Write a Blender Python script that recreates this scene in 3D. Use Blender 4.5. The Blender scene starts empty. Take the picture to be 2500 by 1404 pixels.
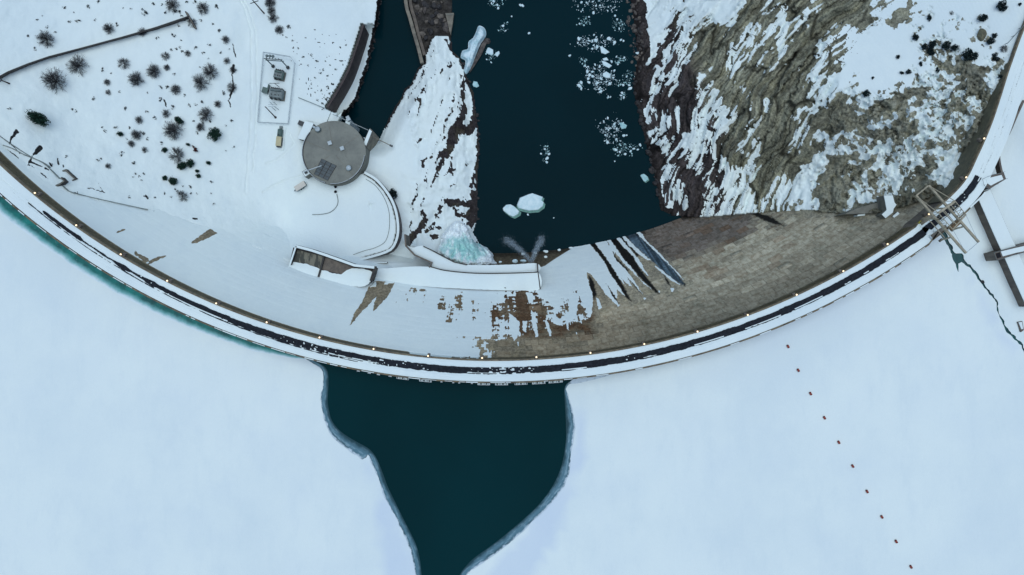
import bpy, math, random
import numpy as np
from mathutils import Vector, Matrix
from mathutils.geometry import delaunay_2d_cdt

scn = bpy.context.scene
COL = scn.collection
random.seed(7)
rng = np.random.default_rng(7)

# ------------------------------------------------------------------ camera, sky, sun, exposure
H = 300.0                 # camera height above the dam crest (crest = z 0), metres
S = 0.17                  # metres per photo pixel on the crest level
cam_d = bpy.data.cameras.new("camera")
cam = bpy.data.objects.new("camera", cam_d)
COL.objects.link(cam)
cam.location = (0, 0, H)
cam_d.sensor_width = 36.0
cam_d.lens = 18.0 / (1250 * S / H)
cam_d.clip_start = 1.0
cam_d.clip_end = 6000.0
scn.camera = cam

SUN_EL, SUN_AZ = math.radians(86), math.radians(20)
world = bpy.data.worlds.new("World")
scn.world = world
world.use_nodes = True
wn = world.node_tree.nodes
sky = wn.new("ShaderNodeTexSky")
sky.sky_type = 'NISHITA'
sky.sun_disc = False
sky.sun_elevation = SUN_EL
sky.sun_rotation = SUN_AZ
sky.altitude = 1200
sky.air_density = 1.0
sky.dust_density = 1.5
sky.ozone_density = 1.4
world.node_tree.links.new(sky.outputs[0], wn["Background"].inputs[0])
wn["Background"].inputs[1].default_value = 0.10
sun_d = bpy.data.lights.new("sun", 'SUN')
sun_d.energy = 1.5
sun_d.angle = math.radians(60)
sun_d.color = (0.90, 0.975, 1.0)
sun = bpy.data.objects.new("sun", sun_d)
COL.objects.link(sun)
sd = Vector((math.sin(SUN_AZ) * math.cos(SUN_EL), math.cos(SUN_AZ) * math.cos(SUN_EL), math.sin(SUN_EL)))
sun.rotation_euler = sd.to_track_quat('Z', 'Y').to_euler()
sun.location = (0, 0, 400)
vs = scn.view_settings
vs.view_transform = 'Standard'
vs.look = 'None'
vs.gamma = 1.0
vs.use_curve_mapping = False
vs.exposure = 0.22

# ------------------------------------------------------------------ survey: photo pixel + height -> metres
def at(px, py, z):
    k = (H - z) / H * S
    return Vector(((px - 1250) * k, (702 - py) * k, z))
def at_np(px, py, z):
    k = (H - z) / H * S
    return np.stack([(px - 1250) * k, (702 - py) * k, z + 0 * px], -1)
def to_px(w):
    k = (H - w[..., 2]) / H * S
    return 1250 + w[..., 0] / k, 702 - w[..., 1] / k
def mpp(z):
    return (H - z) / H * S

# ------------------------------------------------------------------ numeric helpers
def _hash(ix, iy, seed):
    with np.errstate(over='ignore'):
        h = (ix.astype(np.int64) * 374761393 + iy.astype(np.int64) * 668265263 + seed * 1442695041).astype(np.uint32)
        h = (h ^ (h >> np.uint32(13))) * np.uint32(1274126177)
        h = (h ^ (h >> np.uint32(16))) * np.uint32(2246822519)
        h = h ^ (h >> np.uint32(15))
    return h.astype(np.float64) / 4294967295.0
def vnoise(x, y, seed=0):
    x = np.asarray(x, float); y = np.asarray(y, float)
    ix = np.floor(x); iy = np.floor(y)
    fx = x - ix; fy = y - iy
    fx = fx * fx * fx * (fx * (fx * 6 - 15) + 10); fy = fy * fy * fy * (fy * (fy * 6 - 15) + 10)
    a = _hash(ix, iy, seed); b = _hash(ix + 1, iy, seed); c = _hash(ix, iy + 1, seed); d = _hash(ix + 1, iy + 1, seed)
    return (a * (1 - fx) + b * fx) * (1 - fy) + (c * (1 - fx) + d * fx) * fy
def fbm(x, y, oct=4, seed=0, gain=0.5):
    v = 0; a = 1.0; t = 0
    for o in range(oct):
        v = v + a * vnoise(x * 2 ** o + 17.3 * o, y * 2 ** o - 9.1 * o, seed + o * 31); t += a; a *= gain
    return v / t
def ridged(x, y, oct=4, seed=0):
    v = 0; a = 1.0; t = 0
    for o in range(oct):
        v = v + a * (1 - np.abs(2 * vnoise(x * 2 ** o + 7.7 * o, y * 2 ** o + 3.1 * o, seed + o * 57) - 1)); t += a; a *= 0.5
    return v / t
def worley(x, y, seed=0):
    ix = np.floor(x); iy = np.floor(y)
    f1 = np.full(x.shape, 9.0); f2 = np.full(x.shape, 9.0); cid = np.zeros(x.shape)
    for dx in (-1, 0, 1):
        for dy in (-1, 0, 1):
            cx = ix + dx; cy = iy + dy
            d = np.hypot(cx + .1 + .8 * _hash(cx, cy, seed) - x, cy + .1 + .8 * _hash(cx, cy, seed + 7) - y)
            n = d < f1
            f2 = np.where(n, f1, np.minimum(f2, d)); f1 = np.where(n, d, f1)
            cid = np.where(n, _hash(cx, cy, seed + 13), cid)
    return f1, f2 - f1, cid
def sstep(a, b, x):
    t = np.clip((x - a) / (b - a), 0, 1)
    return t * t * (3 - 2 * t)
def sdf(poly, X, Y, far=60.0):
    """signed distance in pixels, positive inside; far outside the box it is just -far"""
    P = np.asarray(poly, float)
    X = np.asarray(X, float); Y = np.asarray(Y, float)
    out = np.full(X.shape, -far)
    m = (X > P[:, 0].min() - far) & (X < P[:, 0].max() + far) & (Y > P[:, 1].min() - far) & (Y < P[:, 1].max() + far)
    if not m.any():
        return out
    x = X[m]; y = Y[m]
    d2 = np.full(x.shape, 1e18); ins = np.zeros(x.shape, bool)
    n = len(P)
    for i in range(n):
        ax, ay = P[i]; bx, by = P[(i + 1) % n]
        ex, ey = bx - ax, by - ay
        L = ex * ex + ey * ey + 1e-12
        t = np.clip(((x - ax) * ex + (y - ay) * ey) / L, 0, 1)
        d2 = np.minimum(d2, (x - ax - t * ex) ** 2 + (y - ay - t * ey) ** 2)
        c = ((ay > y) != (by > y))
        ins ^= c & (x < (bx - ax) * (y - ay) / (by - ay + 1e-12) + ax)
    d = np.sqrt(d2)
    out[m] = np.where(ins, d, -d)
    return out
def stroke(pts, X, Y, far=40.0):
    """distance beyond a tapering stroke of points (x, y, width): positive inside"""
    out = np.full(np.shape(X), -far)
    for (ax, ay, aw), (bx, by, bw) in zip(pts[:-1], pts[1:]):
        m = (X > min(ax, bx) - far) & (X < max(ax, bx) + far) & (Y > min(ay, by) - far) & (Y < max(ay, by) + far)
        if not m.any(): continue
        x = X[m]; y = Y[m]
        ex, ey = bx - ax, by - ay
        t = np.clip(((x - ax) * ex + (y - ay) * ey) / (ex * ex + ey * ey + 1e-9), 0, 1)
        v = (aw + (bw - aw) * t) / 2 - np.hypot(x - ax - t * ex, y - ay - t * ey)
        out[m] = np.maximum(out[m], v)
    return out
def catmull(P, step=4.0, closed=False):
    P = [np.asarray(p, float) for p in P]
    n = len(P); out = []
    rngi = range(n) if closed else range(n - 1)
    for i in rngi:
        p1, p2 = P[i], P[(i + 1) % n]
        p0 = P[i - 1] if (closed or i > 0) else 2 * p1 - p2
        p3 = P[(i + 2) % n] if (closed or i + 2 < n) else 2 * p2 - p1
        m = max(1, int(np.linalg.norm((p2 - p1)[:2]) / step))
        for j in range(m):
            t = j / m
            out.append(0.5 * ((2 * p1) + (-p0 + p2) * t + (2 * p0 - 5 * p1 + 4 * p2 - p3) * t * t + (-p0 + 3 * p1 - 3 * p2 + p3) * t ** 3))
    if not closed: out.append(P[-1])
    return np.array(out)
def tps(C):
    C = np.asarray(C, float)
    P = C[:, :2] / 500.0; n = len(P)
    def U(r2): return r2 * np.log(r2 + 1e-9)
    K = U(((P[:, None] - P[None]) ** 2).sum(-1)) + np.eye(n) * 0.002
    A = np.zeros((n + 3, n + 3)); A[:n, :n] = K; A[:n, n] = 1; A[:n, n + 1:] = P; A[n, :n] = 1; A[n + 1:, :n] = P.T
    w = np.linalg.solve(A, np.r_[C[:, 2], 0, 0, 0])
    def f(X, Y):
        x = np.asarray(X, float).ravel() / 500; y = np.asarray(Y, float).ravel() / 500
        v = w[n] + w[n + 1] * x + w[n + 2] * y
        for i in range(n):
            v = v + w[i] * U((x - P[i, 0]) ** 2 + (y - P[i, 1]) ** 2)
        return v.reshape(np.shape(X))
    return f

# ------------------------------------------------------------------ mesh helpers
def tag(o, label=None, cat=None, group=None, kind=None):
    if label: o["label"] = label
    if cat: o["category"] = cat
    if group: o["group"] = group
    if kind: o["kind"] = kind
    return o
def empty(name, loc, label, cat, group=None):
    o = bpy.data.objects.new(name, None); COL.objects.link(o)
    o.location = loc; o.empty_display_size = 0.5
    return tag(o, label, cat, group, "thing")
def wloc(o):
    v = Vector((0, 0, 0))
    while o is not None:
        v = v + o.location; o = o.parent
    return v
def link(name, me, mat, parent=None):
    o = bpy.data.objects.new(name, me); COL.objects.link(o)
    if mat is not None and len(me.materials) == 0: me.materials.append(mat)
    if parent is not None: o.parent = parent
    return o
def mesh_np(name, V, F, mat, parent=None, attrs=None, cols=None, smooth=True):
    """vertices (n,3) and faces (m,3|4) as arrays, with optional float and colour attributes"""
    V = np.asarray(V, np.float32); F = np.asarray(F, np.int32)
    if parent is not None: V = V - np.array(wloc(parent), np.float32)
    me = bpy.data.meshes.new(name)
    k = F.shape[1]
    me.vertices.add(len(V)); me.vertices.foreach_set("co", V.ravel())
    me.loops.add(F.size); me.loops.foreach_set("vertex_index", F.ravel())
    me.polygons.add(len(F)); me.polygons.foreach_set("loop_start", np.arange(0, F.size, k, dtype=np.int32))
    me.polygons.foreach_set("loop_total", np.full(len(F), k, np.int32))
    if smooth: me.polygons.foreach_set("use_smooth", np.ones(len(F), bool))
    me.update(calc_edges=True); me.validate()
    for nm, a in (attrs or {}).items():
        at_ = me.attributes.new(nm, 'FLOAT', 'POINT'); at_.data.foreach_set("value", np.asarray(a, np.float32).ravel())
    for nm, a in (cols or {}).items():
        a = np.asarray(a, np.float32)
        a4 = np.ones((len(a), 4), np.float32); a4[:, :3] = a
        at_ = me.attributes.new(nm, 'FLOAT_COLOR', 'POINT'); at_.data.foreach_set("color", a4.ravel())
    return link(name, me, mat, parent)
def grid_faces(ny, nx, keep=None, flip=False):
    i = np.arange(ny * nx).reshape(ny, nx)
    F = np.stack([i[:-1, :-1], i[1:, :-1], i[1:, 1:], i[:-1, 1:]], -1).reshape(-1, 4)
    if flip: F = F[:, ::-1]
    if keep is not None:
        k = (keep[:-1, :-1] | keep[1:, :-1] | keep[1:, 1:] | keep[:-1, 1:]).ravel()
        F = F[k]
    return F
def compact(V, F, *arrs):
    used = np.unique(F); m = np.full(len(V), -1); m[used] = np.arange(len(used))
    return (V[used], m[F]) + tuple(a[used] for a in arrs)
class MB:
    """collects solid pieces in world metres; build() links them as ONE mesh object"""
    def __init__(s): s.v = []; s.f = []
    def add(s, vs_, fs):
        b = len(s.v); s.v += [tuple(v) for v in vs_]; s.f += [tuple(i + b for i in f) for f in fs]; return s
    def prism(s, xy, z0, z1):
        n = len(xy)
        a = sum(xy[i][0] * xy[(i + 1) % n][1] - xy[(i + 1) % n][0] * xy[i][1] for i in range(n))
        if a < 0: xy = xy[::-1]
        return s.add([(x, y, z0) for x, y in xy] + [(x, y, z1) for x, y in xy],
                     [tuple(range(n))[::-1], tuple(range(n, 2 * n))] + [(i, (i + 1) % n, n + (i + 1) % n, n + i) for i in range(n)])
    def pprism(s, poly, ztop, zbot):
        """prism whose top outline is given in photo pixels"""
        return s.prism([tuple(at(p[0], p[1], ztop)[:2]) for p in poly], zbot, ztop)
    def box(s, c, size, rz=0.0, up=None):
        hx, hy, hz = size[0] / 2, size[1] / 2, size[2] / 2
        ca, sa = math.cos(rz), math.sin(rz)
        vs_ = [(c[0] + x * ca - y * sa, c[1] + x * sa + y * ca, c[2] + z) for z in (-hz, hz) for x, y in ((-hx, -hy), (hx, -hy), (hx, hy), (-hx, hy))]
        return s.add(vs_, [(3, 2, 1, 0), (4, 5, 6, 7), (0, 1, 5, 4), (1, 2, 6, 5), (2, 3, 7, 6), (3, 0, 4, 7)])
    def bar(s, a, b, w, h=None):
        """square bar from a to b"""
        a = Vector(a); b = Vector(b); d = (b - a); h = h or w
        if d.length < 1e-6: return s
        d.normalize()
        u = d.cross(Vector((0, 0, 1)))
        u = Vector((1, 0, 0)) if u.length < 1e-3 else u.normalized()
        v = u.cross(d)
        vs_ = [p + u * (x * w / 2) + v * (y * h / 2) for p in (a, b) for x, y in ((-1, -1), (1, -1), (1, 1), (-1, 1))]
        return s.add(vs_, [(0, 1, 2, 3), (7, 6, 5, 4), (0, 4, 5, 1), (1, 5, 6, 2), (2, 6, 7, 3), (3, 7, 4, 0)])
    def tube(s, a, b, r0, r1=None, n=8):
        a = Vector(a); b = Vector(b); r1 = r0 if r1 is None else r1
        d = (b - a).normalized(); u = d.cross(Vector((0, 0, 1)))
        u = Vector((1, 0, 0)) if u.length < 1e-3 else u.normalized()
        v = d.cross(u)
        vs_ = []
        for p, r in ((a, r0), (b, r1)):
            vs_ += [p + (u * math.cos(t) + v * math.sin(t)) * r for t in (2 * math.pi * i / n for i in range(n))]
        return s.add(vs_, [tuple(range(n))[::-1], tuple(range(n, 2 * n))] + [(i, (i + 1) % n, n + (i + 1) % n, n + i) for i in range(n)])
    def ball(s, c, r, nu=10, nv=6, sq=1.0):
        c = Vector(c); vs_ = [c + Vector((0, 0, -r * sq))]
        for j in range(1, nv):
            t = -math.pi / 2 + math.pi * j / nv
            vs_ += [c + Vector((math.cos(t) * math.cos(2 * math.pi * i / nu) * r, math.cos(t) * math.sin(2 * math.pi * i / nu) * r, math.sin(t) * r * sq)) for i in range(nu)]
        vs_.append(c + Vector((0, 0, r * sq)))
        fs = [(0, 1 + (i + 1) % nu, 1 + i) for i in range(nu)]
        for j in range(nv - 2):
            fs += [(1 + j * nu + i, 1 + j * nu + (i + 1) % nu, 1 + (j + 1) * nu + (i + 1) % nu, 1 + (j + 1) * nu + i) for i in range(nu)]
        l = len(vs_) - 1; b = 1 + (nv - 2) * nu
        fs += [(b + i, b + (i + 1) % nu, l) for i in range(nu)]
        return s.add(vs_, fs)
    def ribbon(s, path, w, z0, z1):
        """wall or kerb of width w (metres) along world xy path, from z0 to z1 (numbers or lists)"""
        P = np.asarray(path, float); n = len(P)
        T = np.gradient(P, axis=0); T /= np.linalg.norm(T, axis=1)[:, None] + 1e-9
        N = np.stack([-T[:, 1], T[:, 0]], -1) * w / 2
        z0 = np.broadcast_to(z0, n); z1 = np.broadcast_to(z1, n)
        vs_ = []
        for i in range(n):
            l = P[i] + N[i]; r = P[i] - N[i]
            vs_ += [(l[0], l[1], z0[i]), (r[0], r[1], z0[i]), (r[0], r[1], z1[i]), (l[0], l[1], z1[i])]
        fs = [(3, 2, 1, 0), (4 * n - 4, 4 * n - 3, 4 * n - 2, 4 * n - 1)]
        for i in range(n - 1):
            b = 4 * i
            fs += [(b + j, b + (j + 1) % 4, b + 4 + (j + 1) % 4, b + 4 + j) for j in range(4)]
        return s.add(vs_, fs)
    def build(s, name, mat, parent=None, smooth=False):
        o = wloc(parent) if parent is not None else Vector((0, 0, 0))
        me = bpy.data.meshes.new(name)
        me.from_pydata([(v[0] - o.x, v[1] - o.y, v[2] - o.z) for v in s.v], [], s.f)
        if smooth:
            me.polygons.foreach_set("use_smooth", np.ones(len(me.polygons), bool))
        me.update()
        return link(name, me, mat, parent)
def poly_sheet(name, poly, mat, zf, spacing, attrs=None, cols=None, parent=None):
    """triangulated sheet filling a pixel polygon with interior points; zf(px,py)->z"""
    P = np.asarray(poly, float)
    gx, gy = np.meshgrid(np.arange(P[:, 0].min(), P[:, 0].max(), spacing), np.arange(P[:, 1].min(), P[:, 1].max(), spacing))
    gx = gx + (rng.random(gx.shape) - .5) * spacing * .5; gy = gy + (rng.random(gy.shape) - .5) * spacing * .5
    m = sdf(P, gx, gy, 1e4) > spacing * 0.45
    Q = np.concatenate([P, np.stack([gx[m], gy[m]], -1)])
    r = delaunay_2d_cdt([Vector(q) for q in Q], [], [list(range(len(P)))], 1, 1e-4)
    q = np.array([tuple(v) for v in r[0]]); F = np.array([f for f in r[2] if len(f) == 3])
    z = zf(q[:, 0], q[:, 1])
    V = at_np(q[:, 0], q[:, 1], z)
    a = V[F]; nz = np.cross(a[:, 1] - a[:, 0], a[:, 2] - a[:, 0])[:, 2]
    F[nz < 0] = F[nz < 0][:, ::-1]
    return mesh_np(name, V, F, mat, parent, {k: f(q[:, 0], q[:, 1]) for k, f in (attrs or {}).items()},
                   {k: f(q[:, 0], q[:, 1]) for k, f in (cols or {}).items()})

# ------------------------------------------------------------------ materials
class NT:
    def __init__(s, name):
        s.m = bpy.data.materials.new(name); s.m.use_nodes = True
        s.t = s.m.node_tree; s.b = s.t.nodes["Principled BSDF"]
        s.pos = s.n("ShaderNodeNewGeometry").outputs["Position"]
    def n(s, typ, **kw):
        nd = s.t.nodes.new(typ)
        for k, v in kw.items(): setattr(nd, k, v)
        return nd
    def l(s, a, b): s.t.links.new(a, b)
    def val(s, sock, v):
        if hasattr(v, "links"): s.l(v, sock)
        else: sock.default_value = v
    def noise(s, scale, detail=4, rough=0.55, vec=None, stretch=None):
        v = vec or s.pos
        if stretch:
            mp = s.n("ShaderNodeMapping"); mp.inputs["Scale"].default_value = stretch; s.l(v, mp.inputs[0]); v = mp.outputs[0]
        nd = s.n("ShaderNodeTexNoise"); nd.inputs["Scale"].default_value = scale
        nd.inputs["Detail"].default_value = detail; nd.inputs["Roughness"].default_value = rough
        s.l(v, nd.inputs["Vector"]); return nd.outputs[0]
    def ramp(s, f, a, b, lo=0.0, hi=1.0):
        nd = s.n("ShaderNodeMapRange"); nd.interpolation_type = 'SMOOTHSTEP'
        s.val(nd.inputs[0], f); nd.inputs[1].default_value = a; nd.inputs[2].default_value = b
        nd.inputs[3].default_value = lo; nd.inputs[4].default_value = hi; return nd.outputs[0]
    def math(s, op, a, b=0.0):
        nd = s.n("ShaderNodeMath", operation=op); s.val(nd.inputs[0], a); s.val(nd.inputs[1], b); return nd.outputs[0]
    def mix(s, f, a, b, blend='MIX'):
        nd = s.n("ShaderNodeMix", data_type='RGBA', blend_type=blend)
        s.val(nd.inputs[0], f)
        for sock, v in ((nd.inputs[6], a), (nd.inputs[7], b)):
            if hasattr(v, "links"): s.l(v, sock)
            else: sock.default_value = (*v, 1) if len(v) == 3 else v
        return nd.outputs[2]
    def attr(s, name, out="Fac"):
        nd = s.n("ShaderNodeAttribute", attribute_name=name); return nd.outputs[out]
    def bump(s, h, strength, dist=0.1):
        nd = s.n("ShaderNodeBump"); nd.inputs["Strength"].default_value = strength; nd.inputs["Distance"].default_value = dist
        s.l(h, nd.inputs["Height"]); s.l(nd.outputs[0], s.b.inputs["Normal"])
    def base(s, c): s.val(s.b.inputs["Base Color"], c if hasattr(c, "links") else (*c, 1))
    def rough(s, r): s.val(s.b.inputs["Roughness"], r)
    def spec(s, v): s.b.inputs["Specular IOR Level"].default_value = v

SNOW = (0.775, 0.865, 0.835)
SNOW2 = (0.70, 0.80, 0.80)
def snow_colour(t):
    a = t.ramp(t.noise(0.012, 6, 0.62), 0.38, 0.68)
    c = t.mix(a, SNOW, SNOW2)
    return t.mix(t.ramp(t.noise(0.11, 6, .68, stretch=(1.0, .35, 1.0)), .45, .75, 0, .45), c, (0.66, 0.765, 0.78))
def m_snow(name="snow", tone=None):
    t = NT(name); c = snow_colour(t)
    if tone: c = t.mix(t.attr(tone), c, (0.62, 0.72, 0.80))
    t.base(c); t.rough(0.75); t.spec(0.15)
    t.bump(t.math('ADD', t.noise(0.5, 5, 0.6), t.math('MULTIPLY', t.noise(0.07, 4, .6, stretch=(1, .4, 1)), 3.5)), 0.45, 0.35); return t.m
def m_solid(name, c, c2=None, scale=0.5, rough=0.7, spec=0.3, metal=0.0, bump=0.2, stretch=None):
    t = NT(name)
    if c2 is None: c2 = tuple(x * 0.6 for x in c)
    n = t.noise(scale, 6, 0.62, stretch=stretch)
    t.base(t.mix(t.ramp(n, 0.3, 0.7), c, c2)); t.rough(rough); t.spec(spec); t.b.inputs["Metallic"].default_value = metal
    if bump: t.bump(t.noise(scale * 6, 4), bump, 0.05)
    return t.m
def m_land(name, sharp=0.10, edge=0.22, escale=1.6, rockbump=0.8):
    """snow lying on ground or rock: point attributes 'snow' and 'col' from the survey, fine edge from noise"""
    t = NT(name)
    n = t.noise(escale, 4, 0.65)
    f = t.math('ADD', t.attr("snow"), t.math('MULTIPLY', t.math('SUBTRACT', n, 0.5), edge))
    f = t.ramp(f, 0.5 - sharp, 0.5 + sharp)
    g = t.noise(0.9, 8, 0.7)
    rock = t.mix(t.ramp(g, 0.25, 0.75), t.attr("col", "Color"), (0.30, 0.30, 0.30), 'MULTIPLY')
    rock = t.mix(t.ramp(t.noise(0.25, 5, .6), 0.4, 0.75, 0, 0.5), rock, (1.25, 1.2, 1.0), 'MULTIPLY')
    t.base(t.mix(f, rock, snow_colour(t))); t.rough(t.ramp(f, 0, 1, 0.82, 0.75)); t.spec(0.18)
    hgt = t.math('ADD', t.math('MULTIPLY', f, 0.8), t.math('MULTIPLY', t.math('SUBTRACT', 1.0, f), t.math('MULTIPLY', g, 1.5)))
    hgt = t.math('ADD', hgt, t.math('MULTIPLY', t.noise(0.35, 4, .6), 0.7))
    t.bump(hgt, rockbump, 0.45); return t.m

M = {}
M['snow'] = m_snow()
M['ice_snow'] = m_snow("ice_sheet_snow", "slush")
M['land'] = m_land("snowy_ground")
M['cliff'] = m_land("snowy_rock", 0.13, 0.24, 1.0, 0.9)
M['concrete'] = m_solid("concrete", (0.24, 0.22, 0.17), (0.12, 0.11, 0.09), 0.35)
M['concrete_brown'] = m_solid("brown_concrete", (0.17, 0.145, 0.115), (0.09, 0.078, 0.068), 0.4, stretch=(1, 1, .3))
M['concrete_grey'] = m_solid("grey_concrete", (0.20, 0.20, 0.165), (0.13, 0.13, 0.11), 0.25)
M['concrete_dark'] = m_solid("wet_concrete", (0.06, 0.055, 0.05), (0.03, 0.03, 0.03), 0.5)
M['rock'] = m_solid("boulder_rock", (0.13, 0.115, 0.10), (0.045, 0.04, 0.04), 0.6, 0.85, 0.2, bump=0.5)
M['rock_dark'] = m_solid("wet_rock", (0.05, 0.047, 0.045), (0.018, 0.018, 0.02), 0.7, 0.7, 0.3, bump=0.5)
M['steel_tan'] = m_solid("tan_painted_steel", (0.42, 0.38, 0.27), (0.26, 0.23, 0.16), 0.8, 0.5, 0.4, bump=0.05)
M['steel_grey'] = m_solid("grey_steel", (0.17, 0.22, 0.22), (0.09, 0.12, 0.12), 0.8, 0.45, 0.5, bump=0.05)
M['steel_pale'] = m_solid("galvanised_steel", (0.45, 0.53, 0.55), (0.30, 0.36, 0.38), 0.8, 0.4, 0.5, bump=0.05)
M['steel_dark'] = m_solid("dark_steel", (0.05, 0.06, 0.065), (0.025, 0.03, 0.035), 0.8, 0.5, 0.4, bump=0.05)
M['wood'] = m_solid("creosoted_wood", (0.055, 0.032, 0.03), (0.03, 0.02, 0.02), 1.0, 0.8, 0.2)
M['green_tank'] = m_solid("dull_green_paint", (0.09, 0.15, 0.13), (0.06, 0.10, 0.09), 0.5, 0.5, 0.4, bump=0.05)
M['yellow'] = m_solid("faded_yellow_paint", (0.52, 0.47, 0.26), (0.42, 0.38, 0.24), 0.5, 0.5, 0.4, bump=0.05)
M['cream'] = m_solid("cream_paint", (0.62, 0.60, 0.52), (0.52, 0.5, 0.44), 0.5, 0.5, 0.4, bump=0.05)
M['rubber'] = m_solid("black_rubber", (0.015, 0.015, 0.018), None, 1, 0.8, 0.2, bump=0)
M['red'] = m_solid("weathered_red_paint", (0.34, 0.055, 0.03), (0.2, 0.04, 0.03), 1.5, 0.5, 0.4, bump=0.05)
M['earth'] = m_solid("bare_earth", (0.09, 0.06, 0.05), (0.04, 0.03, 0.03), 0.8, 0.9, 0.1, bump=0.5)

def m_water(name, c, rough=0.12, wave=0.25):
    t = NT(name)
    t.base(t.mix(t.ramp(t.noise(0.012, 3), 0.3, 0.7), c, tuple(x * 0.8 for x in c))); t.rough(rough)
    t.b.inputs["IOR"].default_value = 1.33; t.spec(0.03)
    t.bump(t.noise(wave, 4, 0.6), 0.15, 0.3); return t.m
M['river'] = m_water("river_water", (0.001, 0.017, 0.023))
M['reservoir'] = m_water("reservoir_water", (0.001, 0.028, 0.033))
M['green_water'] = m_solid("green_meltwater_ice", (0.010, 0.125, 0.115), (0.008, 0.045, 0.05), 0.14, 0.25, 0.3, bump=0.1)
# ================================================================== THE DAM: crest arc and downstream face
ACX, ACY, AR = 1211.0, -888.0, 1766.0          # arc of the downstream crest edge, photo pixels at z 0
CW = at(ACX, ACY, 0); CX, CY = CW.x, CW.y      # the same in metres
RW = AR * S
VERT, BATTER = 9.5, 0.68                       # upper vertical band, then sloping face (horizontal per vertical)
WATER_R, WATER_U = -80.0, -9.0                 # tail water and reservoir levels
def z_face(px, py):
    """height of the dam face seen at a photo pixel"""
    z = np.full(np.shape(px), -30.0)
    for _ in range(40):
        w = at_np(px, py, z)
        d = RW - np.hypot(w[..., 0] - CX, w[..., 1] - CY)
        zn = np.where(d > 0, -VERT - d / BATTER, 0.0)
        z = z * 0.6 + np.clip(zn, -130, 0) * 0.4
    return z
TOE = [(-600, -40), (-300, 130), (-120, 255), (0, 350), (60, 405), (107, 448), (170, 474), (250, 492), (390, 517), (520, 560), (640, 610), (708, 640), (712, 652),
       (745, 672), (800, 690), (905, 702), (965, 690), (1060, 700), (1200, 707), (1318, 706), (1318, 650), (1330, 640), (1390, 602), (1550, 559),
       (1625, 527), (1720, 529), (1830, 520), (1980, 512), (2060, 524), (2140, 519), (2200, 506), (2250, 490), (2300, 470), (2345, 452)]
FACEPOLY = TOE + [(2600, 452), (2600, 1500), (-600, 1500)]

# polygons of snow and bare concrete on the face, traced in photo pixels
BARE = [[(1444, 940), (1444, 765), (1447, 740), (1447, 720), (1437, 690), (1432, 664), (1440, 668), (1462, 693), (1480, 718), (1500, 740), (1508, 744),
         (1500, 600), (1430, 592), (1440, 500), (1700, 400), (2600, 300), (2600, 1000), (1444, 1000)],
        [(916, 686), (965, 689), (951, 717), (930, 742), (909, 762), (919, 722), (895, 750), (872, 773), (853, 799), (864, 767), (886, 734), (900, 700)],
        [(513, 558.5), (533, 570), (500, 584), (478, 595), (470, 596), (468, 590)], [(364, 641), (372, 632), (405, 622), (408, 626), (380, 638), (362, 648)],
        [(330, 612), (338, 618), (362, 632), (368, 640), (355, 640), (330, 622)], [(288, 564), (306, 559), (307, 563), (285, 570)],
        [(910, 690), (925, 689), (888, 745), (866, 782), (856, 792)]]
FINGERS = [[(1243, 763), (1268, 785), (1268, 812), (1256, 835), (1250, 820), (1243, 795)], [(1276, 783), (1287, 785), (1284, 814), (1276, 805)],
           [(1296, 755), (1308, 770), (1314, 823), (1308, 822), (1299, 790)], [(1330, 780), (1340, 790), (1347, 821), (1342, 820), (1335, 800)],
           [(1348, 772), (1374, 780), (1374, 796), (1350, 790)], [(1378, 768), (1386, 780), (1389, 808), (1384, 802)], [(1404, 810), (1409, 809), (1412, 829)],
           [(1454, 726), (1462, 730), (1470, 752), (1462, 756)], [(1284, 715), (1300, 716), (1300, 738), (1291, 738)],
           [(1262, 834), (1266, 834), (1265, 850)], [(1190, 855), (1194, 855), (1196, 872), (1190, 872)],
           [(1400, 600), (1438, 592), (1446, 603), (1471, 633), (1489, 667), (1510, 697), (1533, 730), (1501, 701), (1505, 726), (1479, 690), (1503, 740), (1478, 718), (1460, 691), (1438, 664), (1400, 640)],
           [(1449, 588), (1478, 584), (1493, 611), (1511, 641), (1533, 664), (1552, 692), (1573, 724), (1555, 706), (1530, 677), (1545, 704), (1536, 698), (1516, 677), (1530, 701), (1515, 685), (1497, 655), (1473, 620)],
           [(1479, 584), (1488, 580), (1500, 600), (1525, 635), (1545, 657), (1562, 681), (1596, 710), (1572, 693), (1550, 670), (1522, 642), (1505, 620), (1496, 608)],
           [(1498, 577), (1507, 574), (1516, 582), (1530, 598), (1546, 617), (1561, 634), (1571, 654), (1589, 681), (1571, 663), (1541, 629), (1519, 603)],
           [(1512, 571), (1520, 570), (1531, 581), (1550, 601), (1570, 620), (1589, 636), (1579, 635), (1560, 621), (1534, 599), (1521, 584)],
           [(1595, 645), (1623, 664), (1662, 696), (1641, 687), (1601, 654)],
           [(1545, 560), (1555, 556), (1566, 570), (1579, 590), (1602, 609), (1636, 646), (1659, 670), (1673, 689), (1653, 669), (1609, 626), (1575, 594), (1557, 571)],
           [(1637, 703), (1645, 704), (1643, 712), (1638, 711)], [(1569, 727), (1579, 728), (1574, 733)], [(1505, 743), (1514, 744), (1508, 750)], [(1605, 707), (1612, 710), (1610, 716)]]
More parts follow.
